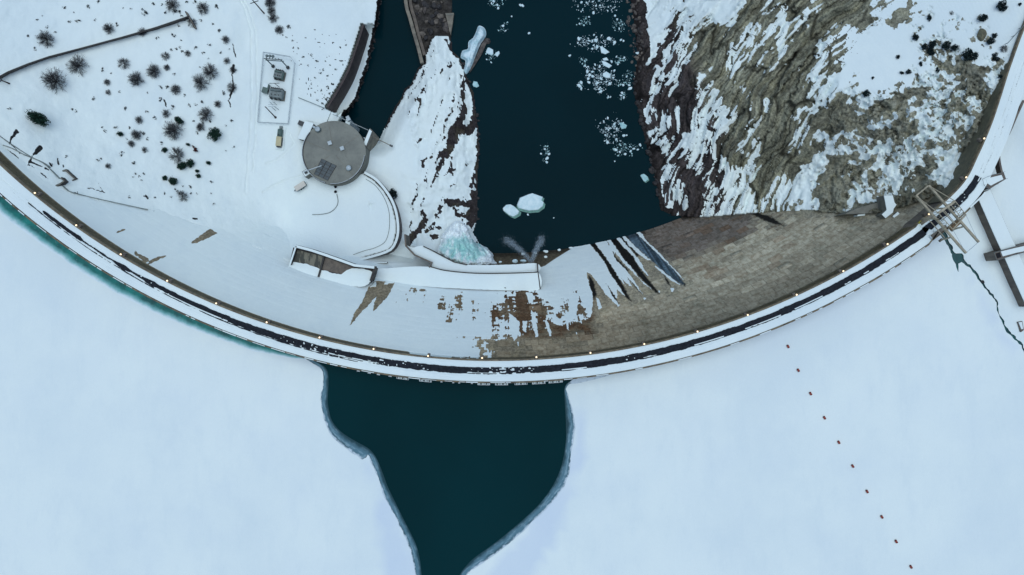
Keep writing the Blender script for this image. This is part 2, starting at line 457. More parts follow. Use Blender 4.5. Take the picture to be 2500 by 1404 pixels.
WET = [[(1438, 592), (1449, 588), (1473, 620), (1497, 655), (1515, 685), (1543, 737), (1531, 731), (1510, 697), (1489, 667), (1471, 633), (1446, 603)],
       [(1487, 580), (1499, 576), (1520, 600), (1545, 625), (1565, 660), (1590, 690), (1614, 722), (1601, 714), (1575, 692), (1545, 657), (1525, 635), (1500, 600)],
       [(1507, 574), (1513, 571), (1534, 597), (1560, 622), (1556, 626), (1530, 598)], [(1530, 676), (1545, 690), (1576, 728), (1560, 712)], [(1479, 690), (1505, 728), (1509, 742), (1495, 722)],
       [(1492, 608), (1510, 634), (1535, 660), (1532, 664), (1505, 636)], [(1555, 570), (1611, 626), (1672, 692), (1676, 702), (1664, 690), (1600, 625)],
       [(1830, 519), (1850, 519), (1885, 530), (1915, 552), (1890, 546), (1860, 536)], [(1618, 668), (1632, 684), (1640, 704), (1628, 690)],
       [(1436, 672), (1446, 680), (1458, 720), (1450, 732), (1440, 700)]]
ICY = [[(1520, 565), (1538, 558), (1553, 568), (1577, 593), (1611, 626), (1644, 657), (1671, 692), (1665, 696), (1627, 670), (1588, 634), (1550, 601), (1530, 579)]]
# patches half clear of snow: x0, y0, x1, y1, share of bare concrete
PATCH = [(1026, 706, 1043, 713, .9), (1008, 705, 1018, 712, .7), (1073, 718, 1087, 757, .55), (1118, 716, 1130, 739, .9), (1107, 740, 1125, 757, .7), (1093, 740, 1105, 754, .45),
         (1088, 763, 1099, 788, .65), (1105, 765, 1125, 788, .3), (1152, 730, 1172, 783, .42), (1203, 743, 1234, 755, .85), (1203, 756, 1250, 781, .92), (1234, 713, 1251, 756, .75),
         (1204, 783, 1217, 805, .65), (1235, 781, 1246, 822, .6), (1191, 825, 1230, 872, .9), (1164, 825, 1182, 868, .5), (1150, 825, 1164, 868, .3), (1114, 822, 1138, 861, .15),
         (1104, 867, 1184, 873, .8), (1184, 827, 1190, 871, .85), (1308, 712, 1330, 750, .3), (1333, 738, 1348, 775, .7), (1353, 760, 1368, 772, .7), (1376, 722, 1391, 758, .65),
         (1400, 716, 1406, 724, .9), (1408, 728, 1430, 772, .7), (1340, 776, 1375, 800, .3), (1372, 785, 1420, 800, .5), (970, 705, 1080, 740, .07), (1240, 730, 1256, 790, .75),
         (1200, 712, 1236, 743, .12), (1255, 785, 1345, 822, .55),
         (960, 700, 1190, 735, .10), (1040, 735, 1200, 800, .11), (1090, 800, 1200, 872, .10), (1130, 712, 1205, 822, .13), (1180, 712, 1256, 830, .25), (1300, 712, 1440, 790, .10)]
MELT = np.array([[float(c) for c in r] for r in ['00000000000000000000000000000000000000000', '00001000500000001113558866610000000030000', '00024004700000000003749983554100020022000', '00034005600320000006849974553300033005000', '01056245600310005556759987687330035005200', '00055336500420006667669998798550035006520', '00022422000441108998889997488453540006620', '00011411000320017767779996478332332002257', '00002613100220005414627895377442354335899', '00000200000000004414415686388578667889999', '00000000000000003403412587599699977869999', '00000000000000003203535799879889999999999', '00000002020333225546757999999999999999999', '00000001000025358988999999999999999999999', '00000000010356489999999999999999999999999', '00000000220226468999999999999999999999999', '00000000100216557779999999999999999999999', '00000045566556769999999999999999999999999', '00000045566556769999999999999999999999999']])
RUST_RECT = (1180, 700, 1450, 822)
def bilerp(G, gx, gy):
    gx = np.clip(gx, 0, G.shape[1] - 1.001); gy = np.clip(gy, 0, G.shape[0] - 1.001)
    ix = gx.astype(int); iy = gy.astype(int); fx = gx - ix; fy = gy - iy
    fx = fx * fx * (3 - 2 * fx); fy = fy * fy * (3 - 2 * fy)
    return (G[iy, ix] * (1 - fx) + G[iy, ix + 1] * fx) * (1 - fy) + (G[iy + 1, ix] * (1 - fx) + G[iy + 1, ix + 1] * fx) * fy
def face_masks(px, py, u, v):
    """px,py: photo pixel; u,v: metres along the arc and down the face"""
    qx = px + (fbm(u / 1.1, v / 1.3, 3, 5) - .5) * 4.5
    qy = py + (fbm(u / 1.1, v / 1.3, 3, 9) - .5) * 4.5
    bare = np.full(px.shape, -60.0)
    for p in BARE: bare = np.maximum(bare, sdf(p, qx, qy))
    joint = .38 * fbm(u / .55, v / 6.5, 3, 23) + .30 * vnoise(np.floor(u / 2.1 + .5 * np.floor(v / 1.83)), np.floor(v / 1.83), 77) + .32 * fbm(u / 1.2, v / .9, 3, 24)
    joint = np.clip((joint - .27) / .46, 0, 1)
    pat = np.zeros(px.shape)
    for x0, y0, x1, y1, f in PATCH[:2] + [(960, 700, 1060, 740, .09)]:
        e = np.minimum(np.minimum(qx - x0, x1 - qx), np.minimum(qy - y0, y1 - qy))
        pat = np.maximum(pat, f * sstep(-3.5, 3.5, e))
    inm = (qx > 1040) & (qx < 1450) & (qy > 702) & (qy < 884)
    mel = np.clip((bilerp(MELT, (qx - 1045) / 10, (qy - 705) / 10) / 9 - .46) * 1.15 + .5, 0, 1.05)
    mel = np.where(mel < .045, 0, mel)
    pat = np.where(inm, mel, pat)
    bare = np.maximum(bare, np.where(pat > .03, (pat - joint) * 9, -60))
    for p in FINGERS: bare = np.minimum(bare, -sdf(p, qx, qy))
    wet = np.full(px.shape, -60.0)
    for p in WET: wet = np.maximum(wet, sdf(p, qx, qy))
    ice = np.full(px.shape, -60.0)
    for p in ICY: ice = np.maximum(ice, sdf(p, qx, qy))
    bare = np.maximum(bare, np.maximum(wet, ice))
    snow = np.clip(.5 - bare / 3.0, 0, 1)
    return snow, np.clip(.5 + wet / 3, 0, 1), np.clip(.5 + ice / 3, 0, 1)
def face_colour(px, py, u, v):
    n1 = fbm(u / 9, v / 2.2, 4, 3); n2 = fbm(u / 2.5, v / 7, 3, 8); n3 = fbm(u / 30, v / 9, 3, 4)
    base = np.stack([.44 + 0 * px, .415 + 0 * px, .315 + 0 * px], -1)
    base = base * (0.72 + 0.55 * (n1 * .6 + n2 * .4))[..., None]
    # darker lifts under the crest, mauve wet-line concrete low on the right, rusty patches in the middle
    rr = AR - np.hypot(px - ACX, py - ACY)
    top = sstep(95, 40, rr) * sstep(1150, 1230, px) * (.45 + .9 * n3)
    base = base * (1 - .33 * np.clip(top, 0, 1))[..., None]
    low = sstep(-14, 14, sdf([(1500, 560), (1545, 556), (1625, 500), (1850, 500), (1835, 566), (1790, 590), (1720, 615), (1640, 640), (1600, 620)], px + (n1 - .5) * 50, py + (n2 - .5) * 30))
    mauve = np.array([.125, .105, .098])
    base = base * (1 - low[..., None] * .8) + mauve * (low * .8)[..., None] * (0.7 + .6 * n1)[..., None]
    x0, y0, x1, y1 = RUST_RECT
    ru = sstep(-10, 10, np.minimum(np.minimum(px - x0, x1 - px), np.minimum(py - y0, y1 - py))) * sstep(.35, .6, n2 * .5 + n1 * .5)
    ru2 = sstep(.55, .7, fbm(u / 4, v / 1.6, 3, 61)) * sstep(1620, 1700, px) * sstep(2000, 1850, px) * sstep(700, 660, py) * .55
    rust = np.array([.19, .12, .07])
    ru = np.clip(np.maximum(ru * .85, ru2), 0, 1)
    base = base * (1 - ru[..., None]) + rust * ru[..., None]
    lift = _hash(np.floor(v / (3.05 * 1.2)), np.floor(u / 46), 91); base = base * (.86 + .26 * lift)[..., None]
    warm = sstep(1750, 1350, px); base = base * (1 + warm[..., None] * np.array([.05, -.05, -.14]))
    strk = fbm(u / 1.3, v / 26, 3, 92); base = base * (.86 + .28 * strk)[..., None]
    damp = sstep(-6, 14, np.minimum(np.minimum(px - 1030, 1450 - px), np.minimum(py - 696, 822 - py)) + (n1 - .5) * 24); base = base * (1 - damp[..., None] * np.array([.40, .46, .50]))
    left = sstep(1180, 1000, px)
    base = base * (1 - .25 * left[..., None])
    return base

dam = empty("dam", (0, -30, 0), "long curved concrete arch dam with a snowy road along its crest", "dam")
TH0 = math.atan2(at(-620, 0, 0).y * 0 + -(math.sqrt(AR ** 2 - (1831 - 120) ** 2)), -1711)   # far left of the arc
th = np.linspace(math.radians(180 + 14), math.radians(360 - 45), 10)
def arc_th(px):                       # world angle of the arc point above photo x
    return -math.acos((px - ACX) / AR)
TH_L, TH_R = arc_th(-420), arc_th(2345)
nu = 1500
th = np.linspace(TH_L, TH_R, nu)
zrow = np.concatenate([np.linspace(0, -VERT, 7)[:-1], np.linspace(-VERT, -90, 190)])
dist = np.where(zrow < -VERT, (-zrow - VERT) * BATTER, 0)
TT, ZZ = np.meshgrid(th, zrow); DD = np.meshgrid(th, dist)[1]
Rr = RW - DD
Vf = np.stack([CX + Rr * np.cos(TT), CY + Rr * np.sin(TT), ZZ], -1)
fpx, fpy = to_px(Vf)
UU = (TT - TH_L) * RW; VV = -ZZ * 1.2
sn, wt, ic = face_masks(fpx, fpy, UU, VV)
band = sstep(-VERT - .6, -VERT + .2, ZZ)                   # the vertical band stays bare
band = band * sstep(1010, 990, fpx) + sstep(-3.2, -2.6, ZZ) * (1 - sstep(1010, 990, fpx))
sn = sn * (1 - band)
fc = face_colour(fpx, fpy, UU, VV)
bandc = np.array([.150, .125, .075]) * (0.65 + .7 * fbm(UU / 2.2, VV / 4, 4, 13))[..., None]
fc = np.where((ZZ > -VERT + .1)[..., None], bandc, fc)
fc = fc * (1 - wt[..., None]) + np.array([.016, .016, .014]) * wt[..., None]
icec = np.stack([.06 + .09 * fbm(UU / 1.2, VV / 1.2, 3, 40), .11 + .11 * fbm(UU / 1.2, VV / 1.2, 3, 40), .14 + .14 * fbm(UU / 1.2, VV / 1.2, 3, 40)], -1)
stripe = sstep(.45, .55, vnoise(UU / 1.0 + VV * .0, VV / 40, 90))
fc = fc * (1 - ic[..., None]) + icec * (.55 + .75 * stripe)[..., None] * ic[..., None]
# low stained concrete just above the tail water
wl = sstep(-75.5, -79, ZZ) * (fpx > 1195)
fc = fc * (1 - .6 * wl[..., None])
lowdark = sstep(4, -2, -sdf([(1195, 612), (1330, 612), (1400, 592), (1398, 604), (1350, 634), (1330, 648), (1318, 652), (1195, 650)], fpx, fpy))
sn = np.where((fpx > 1195) & (fpx < 1400), sn * (1 - lowdark), sn)
fc = fc * (1 - .72 * lowdark[..., None])
relief = -.10 * sn * (np.abs((VV / 3.66) % 1 - .5) > .44) - .06 * sn * (np.abs((UU / 6.1) % 1 - .5) > .47) + 0.35 * sn * (.6 + .8 * fbm(UU / 3, VV / 3, 3, 6)) + 0.05 * fbm(UU / 1.5, VV / 1.0, 3, 2)
Vf2 = Vf.copy()
Vf2[..., 2] += relief * (ZZ < -VERT)
M['face'] = m_land("dam_face_concrete", 0.10, 0.30, 1.4, 0.25)
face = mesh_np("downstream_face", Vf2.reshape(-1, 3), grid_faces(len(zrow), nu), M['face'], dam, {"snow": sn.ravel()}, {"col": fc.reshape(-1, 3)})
face["label"] = "sloping concrete face, snow covered on the left and bare brown on the right"

# --- the concrete pours that can be told apart on the bare face: one slab each
t_ = NT("concrete_pour")
oi = t_.n("ShaderNodeObjectInfo")
cc = t_.mix(t_.ramp(t_.noise(0.55, 6, .65), .3, .72), oi.outputs["Color"], (.55, .5, .45), 'MULTIPLY')
cc = t_.mix(t_.ramp(t_.noise(0.16, 5, .6, stretch=(1, 1, .4)), .5, .75, 0, .75), cc, (.62, .66, .66), 'MULTIPLY')
cc = t_.mix(t_.ramp(t_.noise(2.2, 4, .7), .55, .8, 0, .6), cc, (.55, .42, .32), 'MULTIPLY')
t_.base(cc); t_.rough(.85); t_.spec(.15); t_.bump(t_.noise(1.5, 5), .3, .1)
M['pour'] = t_.m
t_ = NT("concrete_pours_far")
cc = t_.mix(t_.ramp(t_.noise(0.55, 6, .65), .3, .72), t_.attr("col", "Color"), (.55, .5, .45), 'MULTIPLY')
cc = t_.mix(t_.ramp(t_.noise(2.2, 4, .7), .55, .8, 0, .6), cc, (.55, .42, .32), 'MULTIPLY')
t_.base(cc); t_.rough(.85); t_.spec(.15)
M['pours'] = t_.m
slab = bpy.data.meshes.new("concrete_block")
b_ = MB()
c0 = .5; c1 = .485
b_.add([(-c0, -c0, -.5), (c0, -c0, -.5), (c0, c0, -.5), (-c0, c0, -.5), (-c1, -c1, .5), (c1, -c1, .5), (c1, c1, .5), (-c1, c1, .5)],
       [(3, 2, 1, 0), (4, 5, 6, 7), (0, 1, 5, 4), (1, 2, 6, 5), (2, 3, 7, 6), (3, 0, 4, 7)])
slab.from_pydata(b_.v, [], b_.f); slab.materials.append(M['pour'])
LIFT, PW = 3.05, 6.1
cand = []
r_ = random.Random(3)
for row in range(0, 23):
    z1 = -VERT - .15 - row * LIFT; z0 = z1 - LIFT
    if z0 < WATER_R: break
    zm = (z0 + z1) / 2; dm = (-zm - VERT) * BATTER; rm = RW - dm
    x_off = (row % 2) * .5
    ncol = int(RW * (TH_R - TH_L) / PW)
    for c in range(ncol):
        w = PW * (1 - (.14 * r_.random()))
        thm = TH_L + (c + x_off + .5) * PW / RW
        if thm > TH_R: continue
        cand.append((row, zm, rm, thm))
ca = np.array(cand)
def face_pt(thm, z):
    d = np.maximum(0, (-z - VERT)) * BATTER
    return np.stack([CX + (RW - d) * np.cos(thm), CY + (RW - d) * np.sin(thm), z], -1)
okm = np.ones(len(ca), bool)
for du in (-.5, -.25, 0, .25, .5):
    for dv in (-.45, 0, .45):
        p = face_pt(ca[:, 3] + du * PW / RW, ca[:, 1] + dv * LIFT)
        x, y = to_px(p)
        s_, w_, i_ = face_masks(x, y, (ca[:, 3] + du * PW / RW - TH_L) * RW, -(ca[:, 1] + dv * LIFT) * 1.2)
        okm &= (s_ < .3) & (w_ < .5) & (i_ < .5) & (sdf(FACEPOLY, x, y, 4000) > 3) & (x > 1180)
        okm &= ~((x < 1400) & (y < 655))
ca = ca[okm]
cen = face_pt(ca[:, 3], ca[:, 1]); bx, by = to_px(cen)
bcol = face_colour(bx, by, (ca[:, 3] - TH_L) * RW, -ca[:, 1] * 1.2)
order = np.argsort(ca[:, 1] * -1 * 0 - (H - ca[:, 1]) ** -1)          # nearest (highest) show largest
slope = math.atan2(1.0, BATTER)
restV = []; restF = []; restC = []
picked = set(r_.sample(range(len(ca)), min(300, len(ca))))
for k in range(len(ca)):
    thm = ca[k, 3]
    ex = Vector((-math.sin(thm), math.cos(thm), 0))
    ed = Vector((-math.cos(thm) * BATTER, -math.sin(thm) * BATTER, -1)).normalized()
    en = ex.cross(ed)
    if en.z < 0: ed_ = -ed; en = ex.cross(ed_)
    else: ed_ = ed
    wid = PW * (ca[k, 2] / RW) - .10 - .10 * r_.random(); hei = LIFT * math.sqrt(1 + BATTER ** 2) - .14 - .08 * r_.random()
    thick = .20 + .10 * r_.random()
    mt = Matrix(((ex.x * wid, ed_.x * hei, en.x * thick, cen[k, 0]), (ex.y * wid, ed_.y * hei, en.y * thick, cen[k, 1]), (ex.z * wid, ed_.z * hei, en.z * thick, cen[k, 2]), (0, 0, 0, 1)))
    colr = bcol[k] * (1.16 + (.16 if ca[k, 0] > 6 else .07) * (r_.random() - .5))
    if k in picked:
        o = bpy.data.objects.new("concrete_block", slab); COL.objects.link(o)
        o.parent = face; o.matrix_local = Matrix.Translation(-wloc(face)) @ mt
        o.color = (*colr, 1)
    else:
        b = len(restV)
        for v in slab.vertices: restV.append(tuple(mt @ v.co)); restC.append(colr)
        for p in slab.polygons: restF.append([i + b for i in p.vertices])
if restF:
    o = mesh_np("concrete_blocks", restV, restF, M['pours'], face, None, {"col": np.array(restC)}, smooth=False)
    o["kind"] = "stuff"

# --- crest path (downstream edge), continues past the arc's right end along the shore road
arcp = [(ACX + AR * math.cos(t), ACY - AR * math.sin(t)) for t in np.linspace(arc_th(-420), arc_th(2235), 900)]
tailp = catmull([(2235, 546.3), (2268, 521), (2322, 474), (2357, 433), (2383, 380), (2402, 338), (2421, 290), (2440, 232), (2463, 160), (2500, 60), (2560, -80), (2640, -260)], 3)
edge = np.array(arcp + [tuple(p) for p in tailp[1:]])
el = np.r_[0, np.cumsum(np.hypot(*np.diff(edge, axis=0).T))]
ss = np.arange(0, el[-1], 2.0)
E2 = np.stack([np.interp(ss, el, edge[:, 0]), np.interp(ss, el, edge[:, 1])], -1)
tg = np.gradient(E2, axis=0); tg /= np.linalg.norm(tg, axis=1)[:, None]
NN = np.stack([-tg[:, 1], tg[:, 0]], -1)           # points upstream (away from the arc centre)
if NN[len(NN) // 2, 1] < 0: NN = -NN
WID = 57.0
def crest(i, off, z=0.0):
    p = E2[i] + NN[i] * off
    return at(p[0], p[1], z)
offs = np.concatenate([np.linspace(3.2, 53.8, 40)])
PX = E2[:, None, 0] + NN[:, None, 0] * offs; PY = E2[:, None, 1] + NN[:, None, 1] * offs
OF = np.broadcast_to(offs, PX.shape); SS = np.broadcast_to(ss[:, None], PX.shape)
xs = E2[:, 0]
hw = np.interp(xs, [100, 117, 122, 190, 205, 215, 290, 305, 318, 335, 365, 385, 400, 480, 640, 700, 900, 2375, 2394, 2396], [0, 0, 3.5, 4, 6, 1.8, 2, 5, 5, 2, 4, 6, 5, 6.5, 7.5, 8, 8.3, 8.5, 8, 0])
hw = np.where(E2[:, 1] < 418, np.where((xs > 2300), 0, hw), hw)
cen_ = np.interp(xs, [100, 600, 1200, 1700, 2300], [21, 25, 27.5, 25.5, 26])
nz1 = fbm(SS / 14, OF / 3.5, 4, 50) - .5; nz2 = fbm(SS / 3.5, OF / 2.0, 3, 51) - .5
dk = hw[:, None] - np.abs(OF - cen_[:, None]) + nz1 * 3.6 + nz2 * 1.4
dk = np.where(hw[:, None] < .2, -9, dk)
trk = np.where((xs > 85) & (xs < 880), 1.1, 0)[:, None]
dk = np.maximum(dk, np.where(trk > 0, trk - np.abs(OF - (np.interp(xs, [85, 250, 880], [27.5, 29.5, 37])[:, None])) + nz1 * 2.5, -9))
# snow flecks lying on the tarmac
fl = vnoise(SS / 5.0, OF / 2.6, 88) * .6 + .4 * vnoise(SS / 60, OF / 30, 87) + .08
flk = np.interp(xs, [0, 600, 1000, 1250, 1500, 1900, 2400], [.96, .96, .93, .86, .93, .96, .96])[:, None]
dk = np.where((fl > flk) & (dk < 7), np.minimum(dk, -1.5), dk)
line = (np.abs(OF - (cen_[:, None] + 5.5) + nz1 * 1.5) < 1.1) & (((SS / 260 + 3.3 * vnoise(SS / 260, 0 * SS, 5)) % 1) < .28)
dk = np.where(line, -2, dk)
dsnow = np.clip(.5 - dk / 2.2, 0, 1)
# wheel tracks on the snowed-over ends of the road
for o_, w_ in ((24.0, 1.1), (33.0, 1.3)):
    e = w_ - np.abs(OF - o_) + nz2 * 1.5
    m_ = (hw[:, None] < .2) & (e > 0)
    dsnow = np.where(m_, np.minimum(dsnow, np.where(xs[:, None] > 2300, .60 + nz1 * .45, .64 + nz1 * .5)), dsnow)
rdg = (fbm(SS / 70, OF / 1.5, 4, 14) - .5) * .34 + .22 * sstep(3.5, 0, np.abs(dk + 2.5))
zd = .02 + sstep(.4, .8, dsnow) * rdg + .28 * sstep(.3, .8, dsnow) * (.7 + .5 * fbm(SS / 25, OF / 6, 3, 12)) + .18 * sstep(10, 0, np.minimum(OF - 3, 54 - OF))
Vd = at_np(PX, PY, zd)
dcol = np.array([.022, .027, .036]) * (.7 + .6 * fbm(SS / 20, OF / 3, 3, 19))[..., None]
M['deck'] = m_land("crest_road", 0.14, 0.30, 2.2, 0.25)
deck = mesh_np("road", Vd.reshape(-1, 3), grid_faces(len(ss), len(offs), flip=False), M['deck'], dam, {"snow": dsnow.ravel()}, {"col": dcol.reshape(-1, 3)})
deck["label"] = "dark wet asphalt road with snow banks on both sides"

def crest_strip(name, i0, i1, o0, o1, z0, z1, mat, parent, step=4):
    """solid strip that follows the crest between two offsets"""
    idx = list(range(i0, i1, step)); m = MB(); vs_ = []
    for i in idx:
        for o_, z_ in ((o0, z0), (o1, z0), (o1, z1), (o0, z1)):
            p = E2[i] + NN[i] * o_; q = at(p[0], p[1], 0)
            vs_.append((q.x, q.y, z_))
    n = len(idx)
    fs = [(3, 2, 1, 0), (4 * n - 4, 4 * n - 3, 4 * n - 2, 4 * n - 1)]
    for i in range(n - 1):
        b = 4 * i
        fs += [(b + j, b + (j + 1) % 4, b + 4 + (j + 1) % 4, b + 4 + j) for j in range(4)]
    return m.add(vs_, fs).build(name, mat, parent)
def i_at(x):                         # path index whose photo x is nearest (left to right)
    return int(np.argmin(np.abs(E2[:, 0] - x) + (E2[:, 1] > 2000) * 1e6))
NE = len(E2)
M['parapet'] = m_solid("parapet_concrete", (0.22, 0.18, 0.11), (0.09, 0.075, 0.055), 0.5)
crest_strip("downstream_parapet", 0, NE, -0.6, 3.0, -1.2, .75, M['parapet'], dam)
crest_strip("upstream_parapet", 0, i_at(2330), 54.0, 57.2, -1.0, .7, M['parapet'], dam)
crest_strip("crest_body", 0, i_at(2345), 0.2, 56.4, -14.0, -.25, M['concrete_brown'], dam)
# snow lying in lengths on the upstream parapet
r_ = random.Random(11)
i = 40
while i < i_at(2290):
    L = r_.randint(3, 16)
    if r_.random() < .62:
        crest_strip("snow_cap", i, i + L + 2, 54.4 + r_.random(), 56.0 + r_.random() * .9, .70, .85 + .12 * r_.random(), M['snow'], dam, 1)
    i += L + r_.randint(2, 12)

# ================================================================== GROUND downstream on the left: hillside, terrace, island
W_RIVER = [(1106, -420), (1104, 35), (1101, 88), (1104, 124), (1121, 140), (1133, 166), (1143, 200), (1157, 229), (1162, 279), (1168, 315), (1170, 363), (1167, 404), (1164, 477),
           (1165, 536), (1154, 568), (1170, 595), (1205, 620), (1210, 645), (1330, 645), (1390, 603), (1550, 560), (1640, 524), (1612, 512), (1607, 470), (1596, 415), (1590, 398),
           (1580, 360), (1568, 310), (1563, 285), (1553, 250), (1546, 212), (1552, 175), (1556, 140), (1550, 70), (1541, 0), (1530, -420)]
W_TAIL = [(926, -420), (929, 0), (920, 60), (910, 110), (899, 160), (884, 205), (868, 250), (845, 275), (830, 300), (860, 330), (925, 345), (948, 292), (966, 259), (980, 239), (988, 217),
          (1003, 207), (1019, 168), (1031, 156), (1037, 150), (1030, 110), (1010, 50), (998, 0), (985, -420)]
TERR = [(890, 425), (915, 440), (940, 468), (958, 500), (967, 535), (968, 570), (960, 600), (947, 612), (915, 622), (862, 636), (800, 622), (720, 600), (690, 560), (690, 430), (740, 400), (815, 400)]
WALL_T = [(884, 60), (877, 85), (868, 112), (850, 165), (830, 206), (812, 236), (796, 262)]
WALL_B = [(885, 62), (880, 95), (872, 128), (856, 185), (842, 222), (827, 250), (818, 273)]
STRIP = WALL_B + [(822, 285), (846, 268), (868, 248), (884, 203), (899, 158), (910, 108), (918, 66), (905, 55)]
C = [(700, 430, -62), (760, 520, -62), (850, 560, -62), (680, 560, -62), (620, 480, -61), (650, 380, -62), (660, 200, -62), (680, 290, -62), (600, 100, -62), (600, 300, -61.5),
     (605, -50, -62), (605, -300, -62), (730, 300, -62), (780, 240, -62.5), (760, 150, -63), (800, 50, -64), (860, -50, -66), (850, -300, -66), (840, 130, -63), (900, 0, -70),
     (560, 250, -58), (560, 100, -58), (520, 330, -55), (450, 250, -50), (450, 400, -49), (350, 300, -44), (350, 150, -45), (250, 250, -39), (150, 200, -33), (150, 300, -30),
     (50, 250, -22), (0, 100, -27), (100, 50, -35), (300, 50, -45), (450, 20, -54), (-150, 150, -14), (-300, -200, -15), (-300, 60, -6), (200, -300, -45), (60, 340, -17), (150, 400, -22),
     (980, 360, -70), (1000, 300, -69), (950, 400, -68), (1060, 250, -70), (1080, 130, -74), (1050, 420, -71), (1120, 420, -75), (1020, 520, -71), (1090, 520, -75), (985, 560, -71),
     (980, 600, -70), (1130, 300, -76), (920, 640, -64), (960, 640, -62), (1040, 690, -55), (1200, 690, -54), (1100, 580, -74)]
tx = np.array([p for p in TOE if -400 < p[0] < 720]); tz = z_face(tx[:, 0], tx[:, 1])
tz = np.where(tz > -VERT, -VERT - 1, tz)
C += [(a, b, c) for (a, b), c in zip(tx, tz)]
land_z = tps(C)
LS = 2.8
LX, LY = np.meshgrid(np.arange(-420, 1236, LS), np.arange(-420, 760, LS))
def strokes_island():
    return [[(1125, 172, 4), (1129, 200, 10), (1129, 239, 9), (1133, 269, 15), (1122, 299, 26), (1109, 329, 30), (1100, 354, 26), (1086, 379, 20), (1070, 413, 12), (1061, 438, 6), (1054, 456, 5)],
            [(1133, 180, 3), (1146, 215, 6), (1157, 245, 9), (1160, 280, 12), (1155, 305, 26), (1140, 320, 26), (1120, 318, 20)], [(1168, 360, 10), (1167, 397, 9), (1157, 431, 10), (1152, 468, 12), (1159, 500, 20), (1150, 522, 24), (1152, 550, 12)],
            [(1083, 340, 6), (1086, 305, 6), (1087, 299, 6), (1091, 289, 5), (1105, 271, 5), (1107, 235, 3)], [(1103, 383, 4), (1104, 408, 4), (1102, 436, 3)], [(1040, 436, 4), (1043, 459, 6)],
            [(1020, 449, 4), (1017, 481, 5), (1008, 497, 5), (1006, 518, 4)], [(1036, 486, 6), (1027, 502, 5)], [(1031, 513, 8), (1038, 534, 15), (1029, 559, 16), (1006, 575, 17), (1001, 591, 15)],
            [(1008, 536, 3), (1001, 561, 4)], [(1077, 506, 9), (1063, 538, 9), (1054, 557, 10), (1038, 568, 8)], [(1054, 557, 5), (1077, 557, 5)], [(1086, 490, 12), (1100, 495, 22), (1122, 495, 17), (1152, 500, 14)],
            [(1110, 510, 8), (1118, 522, 14), (1140, 530, 10)], [(1055, 579, 12), (1066, 577, 14)], [(1061, 118, 3), (1051, 140, 3.5)], [(1045, 160, 2), (1029, 190, 2), (1000, 233, 2.5), (988, 253, 2)],
            [(1089, 96, 5), (1099, 118, 6), (1104, 132, 4)], [(1031, 395, 7), (1054, 383, 6)], [(1033, 411, 4), (1033, 395, 4)], [(1098, 455, 4), (1112, 452, 5)], [(1118, 250, 4), (1122, 285, 6)],
            [(1145, 190, 3), (1150, 215, 4), (1158, 235, 5)], [(1163, 330, 6), (1168, 360, 8)], [(1095, 350, 5), (1075, 375, 8), (1062, 395, 6)], [(1140, 175, 4), (1146, 200, 5)]]
BROKEN = [[(567, 108, 4), (575, 140, 4)], [(570, 160, 8), (567, 190, 4), (570, 215, 6), (558, 245, 4), (562, 262, 4)], [(230, 461, 2), (212, 458, 3)], [(238, 445, 3), (252, 468, 3)], [(212, 458, 3), (258, 470, 3)],
          [(355, 478, 5), (360, 486, 4)], [(400, 245, 6), (406, 262, 4)], [(30, 335, 8), (45, 322, 4)], [(22, 350, 5), (40, 318, 8)], [(85, 375, 10), (97, 362, 14)], [(70, 398, 6), (84, 372, 5)],
          [(97, 420, 3), (118, 436, 3)], [(15, 365, 4), (45, 385, 4)], [(68, 402, 4), (86, 410, 3)], [(140, 385, 4), (143, 400, 6)], [(154, 403, 4), (156, 412, 3)],
          [(25, 350, 4), (50, 376, 3)], [(75, 395, 5), (105, 408, 3)], [(125, 404, 8), (120, 396, 4)], [(110, 412, 6), (122, 416, 3)],
          [(900, 500, 0), (901, 500, 0)], [(395, 526, 4), (408, 529, 8)], [(470, 534, 5), (482, 535, 4)]]
RUBBLE = [(995, -420), (1000, 0), (1012, 50), (1030, 105), (1040, 130), (1052, 95), (1066, 84), (1100, 84), (1103, 30), (1106, -420)]
LAND_Z_CACHE = {}
def land_height(X, Y):
    z = land_z(X, Y)
    z = np.clip(z, -79.3, 0)
    inside_t = sdf(TERR, X, Y, 200)
    ez = sstep(800, 890, X); tw = (inside_t > 0) * ez + sstep(0, 90, inside_t) * (1 - ez); z = z * (1 - tw) - 61.6 * tw
    z = np.where((inside_t <= 0) & (inside_t > -60) & (X > 895) & (Y > 400) & (Y < 640), np.minimum(z, z + (-69.5 - z) * sstep(400, 470, Y)), z)
    ins = sdf(STRIP, X, Y, 200)
    # behind and under the tailrace wall
    wallz = sdf(WALL_T + WALL_B[::-1], X, Y, 200)
    z = np.where(ins > 0, -76.2 - .6 * sstep(0, 30, ins), z)
    z = np.where(wallz > -2.5, np.where(ins > 1, np.minimum(z, -77.6), -79.0), z)
    rub = sdf(RUBBLE, X, Y, 200)
    z = np.where(rub > 0, -79.6 + 1.2 * fbm(X / 18, Y / 18, 4, 71), z)
    d = np.minimum(-sdf(W_RIVER, X, Y, 400), -sdf(W_TAIL, X, Y, 400))
    left_bank = (X < 940) & (Y < 300)
    ramp = np.where(left_bank, 5.0, 45.0)
    z = np.where(rub > 0, z, WATER_R + (z - WATER_R) * (sstep(0, 1, d / ramp) * .75 + .25 * sstep(0, 6, d)) + .15)
    z = np.where(d < 0, WATER_R - .6 - np.minimum(5, -d * .12), z)
    fd = sdf(FACEPOLY, X, Y, 400)
    zf = z_face(X, Y)
    z = np.where(fd > 0, np.minimum(zf - 3, -3.0), np.where((X < 1318) & (Y > 300), np.maximum(z, np.where(fd > -40, zf + .15, z)), z))
    z = np.where((fd > 0) & (X > 1195) , zf - 6, z)
    z = np.where(np.hypot(X - ACX, Y - ACY) > AR - 4, -22.0, z)
    return z, d, rub
